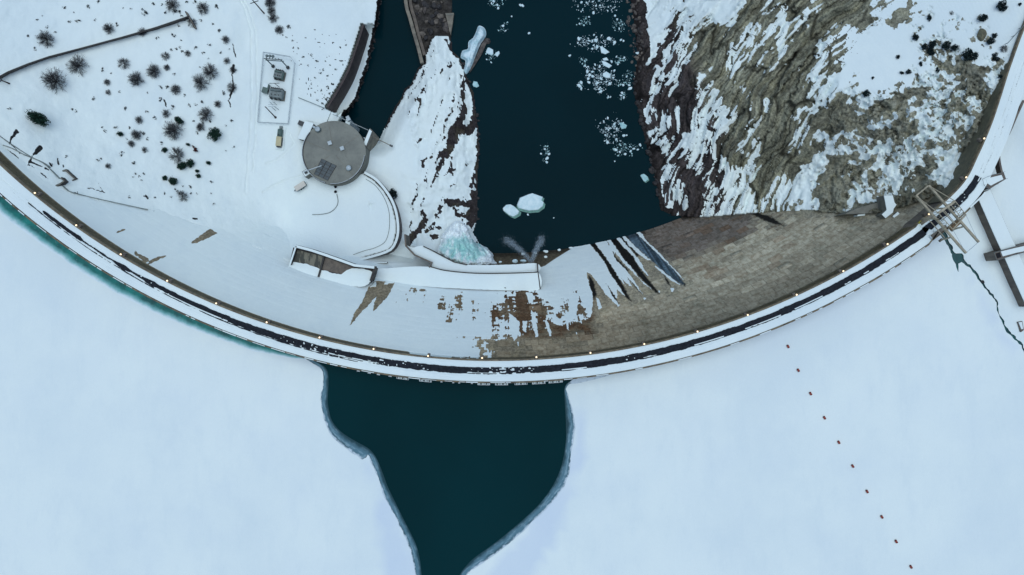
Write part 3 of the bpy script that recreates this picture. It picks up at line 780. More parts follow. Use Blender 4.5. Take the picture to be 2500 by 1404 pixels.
LZ, LD, LR = land_height(LX, LY)
isl = np.full(LX.shape, -40.0)
wx = LX + (fbm(LX / 7, LY / 7, 3, 33) - .5) * 11; wy = LY + (fbm(LX / 7, LY / 7, 3, 34) - .5) * 11
for s_ in strokes_island(): isl = np.maximum(isl, stroke(s_, wx, wy))
extra = np.where((LX - .25 * (LY - 300) > 1000) & (LY > 150) & (LD > 0), (ridged(LX / 24 + LY / 70, LY / 75, 4, 38) - .80) * 45 - 3.0 * (fbm(LX / 9, LY / 9, 3, 39) > .47), -40)
isl = np.maximum(isl, np.minimum(extra, 4))
brk = (fbm(LX / 4, LY / 7, 3, 35) - .50) * 26
isl = isl - np.maximum(0, brk) * .7
for s_ in BROKEN: isl = np.maximum(isl, stroke(s_, wx * .5 + LX * .5, wy * .5 + LY * .5) - .5)
# dark dip at the waterlines
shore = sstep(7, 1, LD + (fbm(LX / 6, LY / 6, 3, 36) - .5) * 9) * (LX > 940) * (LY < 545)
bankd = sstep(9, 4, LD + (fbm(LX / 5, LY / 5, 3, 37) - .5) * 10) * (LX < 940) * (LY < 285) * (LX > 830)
lsn = np.clip(.5 - isl / 3.5, 0, 1)
lsn = np.minimum(lsn, 1 - np.maximum(shore, bankd))
lsn = np.where(LR > -3, 0.0 + .3 * (fbm(LX / 6, LY / 6, 3, 30) > .66), lsn)
lsn = np.where(LD < 0, 0, lsn)
# little dark tussocks on the bank above the tailrace
tus = sdf([(690, 90), (760, 70), (850, 90), (850, 170), (800, 260), (770, 262), (720, 200)], LX, LY)
tn = vnoise(LX / 5.5, LY / 5.5, 99) * .6 + vnoise(LX / 2.7, LY / 2.7, 98) * .4
lsn = np.where((tus > 0) & (tn > .80 - .1 * sstep(-20, 60, sdf([(790, 200), (850, 120), (830, 250), (790, 270)], LX, LY))), .2, lsn)
lsn = np.where((LD < 0), 0, lsn)
bmp = ridged(LX / 22, LY / 34, 4, 5)
rocky = sstep(25, -3, -isl) * (LX > 900)
LZ = np.where(LD > 0, LZ + rocky * (bmp - .55) * 5.0 * sstep(0, 14, LD) + (fbm(LX / 30, LY / 30, 4, 44) - .5) * .9 * sstep(0, 20, LD) * (sdf(TERR, LX, LY, 60) < 0), LZ)
lcol = np.array([.050, .043, .044]) * (.5 + 1.0 * fbm(LX / 12, LY / 12, 4, 55))[..., None]
olive = sstep(.55, .7, fbm(LX / 20, LY / 20, 3, 57)) * (LX > 950)
lcol = lcol * (1 - .5 * olive[..., None]) + np.array([.10, .09, .06]) * .5 * olive[..., None]
lcol = np.where((LR > -3)[..., None], np.array([.085, .078, .07]) * (.25 + 1.3 * fbm(LX / 9, LY / 9, 4, 58) ** 1.5)[..., None], lcol)
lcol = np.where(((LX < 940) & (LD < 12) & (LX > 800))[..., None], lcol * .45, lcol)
lcol = np.where((LX < 640)[..., None], np.array([.030, .032, .034]), lcol)
for tr_ in ([(588, -200, 3), (588, 0, 3), (604, 40, 3), (613, 75, 3), (615, 142, 3), (614, 220, 3), (613, 290, 3), (606, 380, 3), (600, 470, 3)], [(597, -200, 3), (597, 0, 3), (616, 45, 3), (626, 89, 3), (628, 160, 3), (628, 250, 3), (624, 330, 3), (616, 420, 3)],
            [(706, 325, 3), (720, 350, 3), (700, 372, 3), (676, 392, 3), (650, 400, 3)], [(735, 430, 2), (700, 440, 3), (670, 452, 3), (640, 470, 2)]):
    e_ = stroke(tr_, LX + (fbm(LX / 20, LY / 20, 2, 64) - .5) * 5, LY); LZ = LZ - .55 * sstep(-1.5, 1.0, e_) + .2 * sstep(-5, -2, e_) * sstep(0, -2, e_)
Vl = at_np(LX, LY, LZ)
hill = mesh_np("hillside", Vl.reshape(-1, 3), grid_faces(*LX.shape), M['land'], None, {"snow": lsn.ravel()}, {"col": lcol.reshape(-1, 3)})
tag(hill, "snow covered hillside and river bank left of the river", kind="structure")
def ground_z(px, py):
    i = int(round((py - LY[0, 0]) / LS)); j = int(round((px - LX[0, 0]) / LS))
    i = min(max(i, 0), LX.shape[0] - 1); j = min(max(j, 0), LX.shape[1] - 1)
    return float(LZ[i, j])

# ================================================================== ROCKY CANYON SIDE on the right
SN = ["098888798989" "872145410264" "100005468548" "899999889798",
      "098884688789" "830232512631" "210235562355" "588889899899",
      "089974665598" "600213634620" "522334411248" "886577699999",
      "088961853341" "247535536311" "268538763876" "878676469999",
      "069825842303" "357344642014" "654799999968" "658885469999",
      "049457462101" "647452721058" "546699999996" "454797759999",
      "038486632011" "555432610356" "545799999995" "233457888699",
      "055374432123" "534414411046" "438999998997" "524425753499",
      "023645112322" "532145223364" "339999999769" "864111123699",
      "025555115501" "512321111486" "999488998758" "554442157699",
      "045354215511" "341232121566" "775499885663" "444422158899",
      "023352136442" "233232132457" "536667562222" "455542114899",
      "043114146354" "313142000276" "325587211244" "544334535999",
      "047335255477" "324331003663" "111433003654" "354335527999",
      "174466556468" "424510036351" "000114767557" "664446519999",
      "064666666577" "006400005621" "001225551227" "355443229999",
      "023235876754" "104310027646" "335421000145" "455432199999",
      "012566876642" "143501035422" "654534564555" "653320099999",
      "000176557642" "344400035225" "644246763466" "366520999999",
      "001153475156" "135402024258" "123253666655" "165620999999",
      "000285266357" "455504134685" "002346657243" "278830999999",
      "002273025635" "666425436871" "233153468631" "365729999999",
      "001537204625" "766336567950" "312553767400" "047709999999",
      "001638425644" "656334668820" "014655564240" "004209999999",
      "000646643755" "557555555950" "014444531100" "000000999999",
      "000373631728" "667544456850" "004100000000" "000000999999",
      "000066314437" "667544445740" "000000000000" "000000999999",
      "000055555555" "555544444400" "000000000000" "000000999999"]
G = np.array([[float(c) for c in "".join(r.split())] for r in ["".join(SN[i]) for i in range(len(SN))]])
G = G.reshape(28, 48)
RC = [(1590, 50, -77), (1620, 30, -74), (1680, 20, -67), (1760, 20, -58), (1850, 20, -48), (1950, 20, -38), (2050, 10, -30), (2150, 10, -22), (2300, 10, -12), (2450, 10, -4),
      (1620, 200, -72), (1700, 200, -62), (1800, 200, -50), (1900, 200, -40), (2000, 200, -30), (2100, 200, -20), (2200, 180, -15), (2300, 180, -12), (2400, 190, -5), (1640, 350, -72),
      (1720, 350, -63), (1820, 350, -52), (1900, 350, -46), (2000, 330, -36), (2100, 350, -30), (2200, 350, -22), (2300, 330, -13), (2370, 320, -9), (1680, 480, -74), (1760, 480, -66),
      (1850, 480, -61), (1950, 460, -52), (2050, 450, -40), (2150, 450, -32), (2250, 430, -20), (2320, 400, -12), (2350, 390, -10), (2420, 240, -5), (1600, -300, -75), (1900, -300, -45),
      (2300, -300, -10), (2520, -300, 2), (2450, 100, -2)]
tx = np.array([p for p in TOE if 1620 < p[0] < 2320]); tz = z_face(tx[:, 0], tx[:, 1])
RC += [(a, b - 6, c + 1) for (a, b), c in zip(tx, tz)]
cliff_z = tps(RC)
KX, KY = np.meshgrid(np.arange(1512, 2640, 2.4), np.arange(-400, 556, 2.4))
KZ = np.clip(cliff_z(KX, KY), -79.5, 6)
KZ0 = KZ.copy()
# strata: curved beds sweeping round a focus at the lower right
fx_, fy_ = 2760.0, 800.0
rad = np.hypot(KX - fx_, KY - fy_); ang = np.arctan2(KY - fy_, KX - fx_)
wv = (fbm(KX / 110, KY / 110, 2, 101) - .5) * 44 + (fbm(KX / 20, KY / 20, 2, 108) - .5) * 6
along = ang * 900; across = rad + wv
stw = sstep(2160, 1960, KX + .5 * (KY - 250))            # beds are strongest on the left, blocky on the right
jx = (fbm(KX / 10, KY / 10, 3, 107) - .5) * .42
w1, e1, id1 = worley(across / 27 + jx, along / 120 + jx * .3, 301)
w2_, e2, id2 = worley(across / 7.5 + jx, along / 40, 302)
jy = (fbm(KX / 14, KY / 14, 4, 117) - .5) * 2.2; jz = (fbm(KX / 14, KY / 14, 4, 118) - .5) * 2.2
w3, e3, id3 = worley(across / 30 + jy, along / 52 + jz, 303)
w4, e4, id4 = worley(across / 11 + jy, along / 17 + jz, 304)
crackL = np.maximum(sstep(.14, .02, e1), .65 * sstep(.14, .0, e2)); crackR = np.maximum(sstep(.14, .0, e3), .45 * sstep(.16, .0, e4)) * sstep(.35, .6, fbm(KX / 30, KY / 30, 3, 119))
crk = stw * crackL + (1 - stw) * crackR
strata = ridged(across / 36, along / 190, 5, 102)
fine = ridged(across / 6.5, along / 60, 4, 103)
blocky = fbm(KX / 16, KY / 16, 4, 105)
hgtL = (id1 - .5) * 3.0 + (id2 - .5) * .9 + (strata - .5) * 6.5 + (fine - .5) * 1.6
hgtR = (id3 - .5) * 2.6 + (id4 - .5) * 1.1 + (blocky - .5) * 3.0 + (fbm(across / 10, along / 40, 3, 109) - .5) * 3.0
rel = stw * hgtL + (1 - stw) * hgtR - crk * .6
dirn = np.clip(.5 + rel / 8, 0, 1)
gx0 = (KX - 1550) / 20 + (fbm(KX / 14, KY / 14, 3, 110) - .5) * .9; gy0 = (KY - 10) / 20 + (fbm(KX / 14, KY / 14, 3, 111) - .5) * .9
share = bilerp(G, gx0, gy0) / 9.0
share = np.where(KY < 0, bilerp(G, (KX - 1550) / 20, 0 * KY) / 9.0 * .6 + .25, share)
thr_n = stw * (fbm(across / 5.5, along / 48, 4, 120) * .56 + id1 * .12 + id2 * .12 + fbm(KX / 18, KY / 18, 3, 123) * .20) + (1 - stw) * (fbm(across / 12, along / 22, 4, 121) * .22 + fbm(KX / 12, KY / 12, 5, 122) * .45 + id4 * .17 + id3 * .12)
# rank-normalise the noise so that 'share' really is the share of snow
srt = np.sort(thr_n.ravel()); thr_u = np.searchsorted(srt, thr_n.ravel()).reshape(thr_n.shape) / thr_n.size
sharp_share = np.clip((share - .5) * 1.8 + .5, -.25, 1.25)
ksn = np.clip(.5 + (sharp_share - thr_u) * 2.6, 0, 1)
ksn = np.where((crk > .55) & (share < .8) & (stw > .4), ksn * (.25 + .75 * (fbm(KX / 18, KY / 18, 2, 129) > .5)), ksn)
kd = -sdf(W_RIVER, KX, KY, 400)
ksn = np.minimum(ksn, sstep(6, 14, kd + (fbm(KX / 9, KY / 9, 3, 130) - .5) * 14 - 22 * sstep(190, 120, KY) * sstep(1620, 1590, KX)))
# hand-placed snow on the concrete steps stays with the steps themselves; the road margin is snow
flat_snow = sstep(.75, 1.0, share)
KZ = KZ + rel * (1 - .82 * flat_snow) * sstep(0, 26, kd) + .25 * ksn
KZ = np.where(KY < 0, np.maximum(KZ, -79), KZ)
KZ = np.where(kd < 0, WATER_R - .6 - np.minimum(6, -kd * .12), np.maximum(WATER_R + .2 + .05 * np.minimum(kd, 20), WATER_R + (KZ - WATER_R) * (sstep(0, 34, kd) * .8 + .2 * sstep(0, 8, kd))))
kf = sdf(FACEPOLY, KX, KY, 400); kzf = z_face(KX, KY)
nearroad = np.full(KX.shape, -60.0)
rp = [(x, y, 0.0) for x, y in E2[::6] if x > 2225]
nearroad = stroke([(x, y, 2.0) for x, y in E2[::5] if x > 2230], KX, KY, 400)     # minus distance to the downstream road edge
side = np.interp(KY, [-400, 60, 160, 232, 290, 338, 380, 433, 474, 521, 546], [2680, 2500, 2463, 2440, 2421, 2402, 2383, 2357, 2322, 2268, 2235])
KZ = np.where(KX < side, np.minimum(KZ, -1.5 + np.maximum(0, -nearroad) * -.06 - 5.5 * sstep(40, 6, -nearroad) * sstep(190, 260, KY)), KZ)
KZ = np.where(KX >= side - 2, -7.0, KZ); KZ = np.where(KX >= side + 12, -25.0, KZ)
KZ = np.where(kf > 0, np.minimum(kzf - 3, -10), np.where((kf > -30) & (KX < 2330), np.maximum(KZ, kzf + .1), KZ))
KZ = np.where((np.hypot(KX - ACX, KY - ACY) > AR - 4) & (KY > 480), -22.0, KZ)
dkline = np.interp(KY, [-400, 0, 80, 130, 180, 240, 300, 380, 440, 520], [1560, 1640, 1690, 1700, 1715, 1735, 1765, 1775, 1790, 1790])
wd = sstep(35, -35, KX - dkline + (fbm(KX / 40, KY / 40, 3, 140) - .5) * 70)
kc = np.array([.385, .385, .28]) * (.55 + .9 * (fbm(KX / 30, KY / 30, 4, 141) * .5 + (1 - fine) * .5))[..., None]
kg = np.array([.29, .29, .235]) * (.5 + .9 * blocky)[..., None]
kc = kc * stw[..., None] + (.5 * kc + .5 * kg) * (1 - stw[..., None])
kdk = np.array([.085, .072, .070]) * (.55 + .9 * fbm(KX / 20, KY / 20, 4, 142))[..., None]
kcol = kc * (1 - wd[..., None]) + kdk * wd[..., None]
kcol = kcol * (.66 + .5 * fbm(across / 50, along / 170, 3, 143))[..., None] * (.92 + .36 * (stw * (id1 * .5 + id2 * .5) + (1 - stw) * (id3 * .5 + id4 * .5)))[..., None]
kcol = kcol * (1 - .74 * crk[..., None])
kcol = kcol * (1 - .42 * (sstep(.58, .8, fine) * stw)[..., None]) * (.88 + .3 * sstep(.3, .7, strata))[..., None]
# lichen-olive wall of rock beside the road, concrete abutment above the dam
abut = sstep(-4, 4, sdf([(2095, 520), (2110, 500), (2160, 485), (2230, 470), (2262, 452), (2300, 430), (2345, 395), (2380, 345), (2405, 300), (2435, 230), (2440, 260), (2400, 360), (2345, 455), (2250, 495), (2140, 524)], KX, KY))
KSNOW = np.where(abut > .5, np.minimum(ksn, .35), ksn)
# snow tongue beside the abutment wall
TONG = [(2340, 372), (2358, 376), (2352, 395), (2338, 425), (2320, 452), (2308, 468), (2302, 452), (2290, 450), (2285, 440), (2305, 425), (2275, 430), (2272, 424), (2292, 412), (2292, 396), (2318, 392), (2332, 398), (2330, 385)]
KSNOW = np.where(sdf(TONG, KX + (fbm(KX / 5, KY / 5, 3, 150) - .5) * 6, KY) > 0, 1.0, KSNOW)
KSNOW = np.where((KX > side - 14 * sstep(260, 160, KY) ), np.maximum(KSNOW, .9), KSNOW)
kcol = kcol * (1 - abut[..., None] * .6) + np.array([.125, .115, .075]) * (.6 + .8 * fbm(KX / 8, KY / 20, 4, 151))[..., None] * abut[..., None] * .6
KSNOW = np.where(kd < 0, 0, KSNOW)
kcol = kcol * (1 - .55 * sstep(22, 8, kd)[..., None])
Vk = at_np(KX, KY, KZ)
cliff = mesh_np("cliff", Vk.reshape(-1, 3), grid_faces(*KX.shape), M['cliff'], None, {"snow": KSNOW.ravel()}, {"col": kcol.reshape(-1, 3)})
tag(cliff, "rocky canyon side with patches of snow right of the river", kind="structure")
def cliff_h(px, py):
    i = int(round((py - KY[0, 0]) / 2.4)); j = int(round((px - KX[0, 0]) / 2.4))
    return float(KZ[min(max(i, 0), KX.shape[0] - 1), min(max(j, 0), KX.shape[1] - 1)])

# ================================================================== WATER AND ICE
def flat(name, pts, z, mat):
    V = [at(x, y, z) for x, y in pts]
    me = bpy.data.meshes.new(name); me.from_pydata([tuple(v) for v in V], [], [tuple(range(len(V)))[::-1]]); me.update()
    return link(name, me, mat)
tag(flat("river", [(700, -900), (1800, -900), (1800, 700), (700, 700)], WATER_R, M['river']), kind="structure")
up = [tuple(E2[i] + NN[i] * 44) for i in range(0, i_at(2340), 12)]
tag(flat("reservoir", up + [(2700, 520), (3000, 900), (3000, 2400), (-1500, 2400), (-1500, -400)], WATER_U - .25, M['reservoir']), kind="structure")
ground = MB().box((0, 0, -101), (6000, 6000, 2)).build("ground", M['snow']); tag(ground, kind="structure")

L_SNOW = [(750, 880), (769, 891), (785, 902), (788, 920), (787, 943), (783, 970), (785, 1000), (801, 1047), (821, 1076), (851, 1099), (870, 1112), (884, 1122), (893, 1118), (898, 1110), (906, 1128), (916, 1150), (938, 1209),
          (966, 1265), (985, 1303), (998, 1333), (1008, 1370), (1014, 1404), (1028, 1470), (1050, 1560)]
L_WAT = [(752, 874), (778, 886), (795, 898), (801, 912), (802, 940), (800, 976), (803, 1000), (810, 1026), (828, 1050), (851, 1067), (875, 1081), (897, 1093), (910, 1105), (921, 1122), (934, 1154), (948, 1191), (966, 1228), (984, 1265),
         (1002, 1300), (1017, 1333), (1026, 1370), (1030, 1404), (1044, 1470), (1062, 1560)]
R_SNOW = [(1405, 930), (1388, 939), (1383, 950), (1388, 970), (1397, 998), (1404, 1035), (1401, 1065), (1397, 1090), (1393, 1130), (1388, 1164), (1376, 1188), (1360, 1210), (1334, 1240), (1305, 1269), (1275, 1299), (1241, 1329), (1205, 1356),
          (1177, 1375), (1158, 1388), (1140, 1404), (1110, 1460), (1080, 1560)]
R_WAT = [(1400, 924), (1384, 936), (1378, 950), (1379, 980), (1381, 1017), (1382, 1050), (1381, 1081), (1375, 1120), (1365, 1154), (1346, 1192), (1319, 1228), (1288, 1259), (1250, 1292), (1205, 1328), (1159, 1361), (1138, 1382),
         (1122, 1404), (1096, 1460), (1070, 1560)]
lw, rw = catmull(L_SNOW, 5), catmull(R_SNOW, 5)
lw = lw + np.stack([(fbm(lw[:, 1] / 12, 0 * lw[:, 1], 3, 160) - .5) * 7, (fbm(lw[:, 1] / 9, 0 * lw[:, 1], 3, 161) - .5) * 3], -1)
rw = rw + np.stack([(fbm(rw[:, 1] / 12, 0 * rw[:, 1], 3, 162) - .5) * 6, (fbm(rw[:, 1] / 9, 0 * rw[:, 1], 3, 163) - .5) * 3], -1)
SHORE = [(2310, 567), (2315, 587), (2325, 602), (2331, 617), (2347, 619), (2357, 637), (2382, 662), (2395, 685), (2414, 709), (2434, 732), (2439, 762), (2449, 779), (2462, 807), (2494, 837), (2504, 858), (2560, 930), (2700, 1080)]
CRACK = [(2296, 573), (2307, 590), (2319, 606), (2326, 630), (2335, 656), (2341, 664), (2341, 645), (2347, 641), (2353, 644), (2377, 669), (2390, 692), (2409, 716), (2428, 738), (2433, 766), (2443, 785), (2456, 813), (2487, 843), (2496, 862), (2552, 938), (2690, 1090)]
def ragged(P, amp, seed):
    Q = catmull(P, 5); return [tuple(p) for p in Q + np.stack([(fbm(Q[:, 1] / 9, Q[:, 0] / 9, 3, seed) - .5), (fbm(Q[:, 1] / 9, Q[:, 0] / 9, 3, seed + 5) - .5)], -1) * amp]
SHORE = ragged(SHORE, 9, 240); CRACK = ragged([(x + 2.6, y - 2.6) if i > 8 else (x, y) for i, (x, y) in enumerate(CRACK)], 7, 250)
upl = [tuple(E2[i] + NN[i] * 50) for i in range(0, i_at(752), 10)]
upr = [tuple(E2[i] + NN[i] * 50) for i in range(i_at(1404), i_at(2296), 10)]
arcR = lambda X, Y: np.hypot(X - ACX, Y - ACY) - AR - WID
def slush_shade_l(X, Y):
    d = sdf([(905, 1150), (930, 1195), (925, 1260), (935, 1330), (945, 1404), (965, 1500), (1060, 1500), (1000, 1330), (940, 1205)], X, Y, 200)
    n = fbm(X / 60, Y / 60, 4, 170)
    return np.clip(.75 * sstep(-10, 8, d + (n - .5) * 30) + .30 * sstep(28, 5, arcR(X, Y) - 8) * sstep(-100, 300, X) + .35 * (n - .45), 0, 1)  # slush by the open water, plus faint dam shade painted along the crest
def slush_shade_r(X, Y):
    d = sdf([(1398, 1000), (1428, 1000), (1428, 1090), (1420, 1140), (1402, 1200), (1372, 1280), (1335, 1340), (1280, 1420), (1180, 1500), (1100, 1500), (1240, 1335), (1385, 1170), (1402, 1080)], X, Y, 300)
    n = fbm(X / 70, Y / 70, 4, 171)
    shore_d = sdf([(2337, 660), (2345, 672), (2372, 690), (2388, 735), (2402, 760), (2440, 830), (2470, 870), (2496, 862), (2487, 843), (2456, 813), (2433, 766), (2428, 738), (2377, 669), (2352, 646)], X, Y, 200)
    return np.clip(.75 * sstep(-8, 8, d + (n - .5) * 26) + .5 * sstep(60, 0, arcR(X, Y) - 6) * sstep(1700, 1900, X) + .5 * sstep(-5, 10, shore_d) + .35 * (n - .45), 0, 1)  # slushy margins, plus the dam's soft shadow painted into the ice beside it
def ice_z(X, Y):
    return WATER_U + .05 + .10 * fbm(X / 60, Y / 60, 3, 180)
ZL = lambda X, Y: ice_z(X, Y)
tag(poly_sheet("ice_sheet", upl + [tuple(p) for p in lw] + [(1060, 2300), (-1400, 2300), (-1400, -300)], M['ice_snow'], ZL, 24, {"slush": slush_shade_l}), "snow covered ice sheet left of the open water", kind="structure")
tag(poly_sheet("ice_sheet", [tuple(p) for p in rw[::-1]] + upr + CRACK + [(2690, 2300), (1080, 2300)], M['ice_snow'], ZL, 24, {"slush": slush_shade_r}), "snow covered ice sheet right of the open water", kind="structure")

# thin clear ice along the edges of the open water
t_ = NT("thin_clear_ice")
cv = t_.n("ShaderNodeCombineXYZ"); t_.l(t_.math('MULTIPLY', t_.attr("u"), .035), cv.inputs[0]); t_.l(t_.math('MULTIPLY', t_.attr("v"), 2.6), cv.inputs[1])
lines = t_.noise(1.6, 5, .6, vec=cv.outputs[0])
g_ = t_.math('ADD', t_.attr("v"), t_.math('MULTIPLY', t_.math('SUBTRACT', t_.noise(.09, 4, .6), .5), 1.1))
c_ = t_.mix(t_.ramp(g_, -.05, .40), (.030, .085, .105), (.085, .19, .24))
c_ = t_.mix(t_.ramp(lines, .48, .68, 0, .8), c_, (.25, .39, .45))
c_ = t_.mix(t_.ramp(t_.math('ADD', t_.attr("v"), t_.math('MULTIPLY', t_.math('SUBTRACT', t_.noise(.14, 5, .6), .5), 1.0)), .45, .95), c_, (.006, .048, .062))
c_ = t_.mix(t_.ramp(t_.math('ADD', t_.attr("v"), t_.math('MULTIPLY', t_.math('SUBTRACT', t_.noise(.35, 5, .65), .5), .8)), .22, .0), c_, (.55, .66, .72))
t_.base(c_); t_.rough(.4); t_.spec(.15)
M['thin_ice'] = t_.m
def margin(A, B, label):
    a = catmull(A, 6); b = catmull(B, 6); n = 160
    ra = np.stack([np.interp(np.linspace(0, 1, n), np.linspace(0, 1, len(a)), a[:, k]) for k in (0, 1)], -1)
    rb = np.stack([np.interp(np.linspace(0, 1, n), np.linspace(0, 1, len(b)), b[:, k]) for k in (0, 1)], -1)
    cols = np.linspace(-.25, 1, 9)
    P = ra[:, None] + (rb - ra)[:, None] * cols[None, :, None]
    V = at_np(P[..., 0], P[..., 1], np.full(P.shape[:2], WATER_U - .10))
    o = mesh_np("thin_ice", V.reshape(-1, 3), grid_faces(n, 9), M['thin_ice'], None, {"v": np.broadcast_to(cols, P.shape[:2]).ravel(), "u": np.broadcast_to(np.linspace(0, 600, n)[:, None], P.shape[:2]).ravel()})
    tag(o, label, kind="structure")
margin(L_SNOW, L_WAT, "grey blue thin ice along the left edge of the open water")
margin(R_SNOW, R_WAT, "grey blue thin ice along the right edge of the open water")

# green wet ice between the dam and the left ice sheet
i0, i1 = 30, i_at(764)
gi = np.arange(i0, i1, 3); gv = np.linspace(0, 1, 9)
gx_ = E2[gi, 0]
gw = np.interp(gx_, [-400, 0, 250, 500, 650, 740, 764], [36, 33, 28, 23, 18, 9, 1])
gw = gw * (.9 + .25 * fbm(gx_ / 40, 0 * gx_, 3, 190))
Pg = E2[gi][:, None] + NN[gi][:, None] * (48 + (gw[:, None] + 9) * gv[None])[..., None]
t_ = NT("green_wet_ice")
g_ = t_.math('ADD', t_.attr("v"), t_.math('MULTIPLY', t_.math('SUBTRACT', t_.noise(.25, 5, .65), .5), .35))
c_ = t_.mix(t_.ramp(t_.noise(.12, 5, .65), .3, .7), (.014, .23, .20), (.012, .095, .09))
c_ = t_.mix(t_.ramp(g_, .30, .12, 0, .7), c_, (.010, .045, .042))
c_ = t_.mix(t_.ramp(t_.noise(1.3, 4, .7), .60, .72, 0, .5), c_, (.25, .42, .42))
c_ = t_.mix(t_.ramp(g_, .50, .80), c_, (.20, .46, .47))
c_ = t_.mix(t_.ramp(g_, .72, 1.0), c_, (.70, .82, .86))
t_.base(c_); t_.rough(.4); t_.spec(.2)
M['green_ice'] = t_.m
Vg = at_np(Pg[..., 0], Pg[..., 1], np.full(Pg.shape[:2], WATER_U + .19))
o = mesh_np("wet_ice", Vg.reshape(-1, 3), grid_faces(len(gi), 9), M['green_ice'], None, {"v": np.broadcast_to(gv, Pg.shape[:2]).ravel()})
tag(o, "strip of green wet ice along the left half of the dam", kind="structure")
# crack of open green water along the right shore
cr = MB()
o = flat("shore_lead", CRACK[:-1] + SHORE[::-1][1:] + [(2320, 556)], WATER_U - .12, M['green_water'])
tag(o, "narrow lead of green water along the right shore of the reservoir", kind="structure")
tag(flat("wet_ice", [(1385, 938), (1400, 925), (1440, 918), (1490, 905), (1496, 914), (1450, 927), (1410, 936)], WATER_U + .21, M['thin_ice']), "small patch of wet ice at the right end of the open water", kind="structure")
# snow bank between the lead, the dam and the far right
shore_d = lambda X, Y: np.clip(-stroke([(x, y, 0.5) for x, y in SHORE], X, Y, 900), 0, 900)
bank_poly = SHORE + [(3000, 1080), (3000, 100), (2660, -200)] + [tuple(E2[i] + NN[i] * 50) for i in range(NE - 60, i_at(2310), -12)]
tag(poly_sheet("shore", bank_poly, M['snow'], lambda X, Y: WATER_U + .1 + np.minimum(1.0, shore_d(X, Y) * .05) + 5.6 * sstep(470, 250, Y) * sstep(2400, 2520, X + .4 * (300 - Y)) + .5 * fbm(X / 30, Y / 30, 3, 195), 14),
    "snow covered shore beside the right end of the dam", kind="structure")
# ================================================================== BUILT THINGS
def w2(pts, z):
    return [tuple(at(p[0], p[1], z)[:2]) for p in pts]
def wall_between(name, top, ztop, bot, zbot, thick, mat, label, cat, cap=True, parent=None, closed=False):
    """retaining wall: visible face runs from the top line to the foot line; solid behind"""
    n = len(top)
    T = [at(*p, ztop) for p in top]; B = [at(*p, zbot) for p in bot]
    tg_ = np.gradient(np.array([t[:2] for t in T]), axis=0); nn = np.stack([-tg_[:, 1], tg_[:, 0]], -1); nn /= np.linalg.norm(nn, axis=1)[:, None] + 1e-9
    f = np.array([(b - t)[:2] for t, b in zip(T, B)])
    if (nn * f).sum() > 0: nn = -nn
    root = parent or empty(name, (B[n // 2].x, B[n // 2].y, zbot), label, cat)
    m = MB(); vs_ = []
    for i in range(n):
        bk = Vector((nn[i, 0], nn[i, 1], 0)) * thick
        vs_ += [B[i], T[i], T[i] + bk, Vector((T[i].x + bk.x, T[i].y + bk.y, zbot))]
    fs = [(0, 1, 2, 3), (4 * n - 1, 4 * n - 2, 4 * n - 3, 4 * n - 4)]
    for i in range(n - 1):
        b = 4 * i
        fs += [(b + j, b + 4 + j, b + 4 + (j + 1) % 4, b + (j + 1) % 4) for j in range(4)]
    m.add(vs_, fs).build("wall", mat, root)
    if cap:
        P = [((t.x + nn[i, 0] * thick * .55), (t.y + nn[i, 1] * thick * .55)) for i, t in enumerate(T)]
        MB().ribbon(P, thick * 1.02, ztop + .01, ztop + .3).build("snow_cap", M['snow'], root)
    return root
def low_wall(name, pts, ztop, zbot, w, mat, label, cat, cap=True, capw=.8, step=4):
    P = np.array(w2(catmull(pts, step), ztop))
    c = P[len(P) // 2]
    root = empty(name, (c[0], c[1], zbot), label, cat)
    MB().ribbon(P, w, zbot, ztop).build("wall", mat, root)
    if cap: MB().ribbon(P, w * capw, ztop + .01, ztop + .22).build("snow_cap", M['snow'], root)
    return root

# ---- street lamps along the downstream parapet
LAMPS = [(85, 471), (186, 550), (294.6, 621), (408, 685.5), (527.6, 740.7), (651, 787), (780, 824), (912, 852), (1045, 869), (1177, 874), (1309.6, 872), (1441.6, 861.6), (1573, 840), (1703, 809.6),
         (1825.6, 769), (1945, 719.6), (2059, 662), (2167, 596), (2268, 523), (2359, 433), (2403, 338)]
ORD = ["first", "second", "third", "fourth", "fifth", "sixth", "seventh", "eighth", "ninth", "tenth", "eleventh", "twelfth", "thirteenth", "fourteenth", "fifteenth", "sixteenth", "seventeenth", "eighteenth",
       "nineteenth", "twentieth", "twenty-first"]
t_ = NT("lamp_glow"); t_.base((1, .8, .55)); t_.b.inputs["Emission Color"].default_value = (1.0, .72, .42, 1); t_.b.inputs["Emission Strength"].default_value = 1.25
M['glow'] = t_.m
LZT = 3.0
for k, (x, y) in enumerate(LAMPS):
    h = at(x, y, LZT)
    d = Vector((h.x - CX, h.y - CY, 0)).normalized()
    root = empty("street_lamp", (h.x, h.y, -.9), "lit globe lamp on the downstream parapet, %s from the left end of the dam" % ORD[k], "lamp", "lamps along the dam crest")
    MB().box((h.x, h.y, -.2), (1.5, 1.1, 1.5), math.atan2(d.y, d.x)).box((h.x, h.y, .62), (1.15, .8, .14), math.atan2(d.y, d.x)).build("pedestal", M['concrete_brown'], root)
    MB().tube((h.x, h.y, .6), (h.x, h.y, LZT - .35), .13, .08).build("post", M['steel_dark'], root)
    MB().tube((h.x, h.y, LZT - .42), (h.x, h.y, LZT - .3), .22, .3).build("collar", M['steel_dark'], root)
    MB().ball((h.x, h.y, LZT), .36).build("globe", M['glow'], root, True)

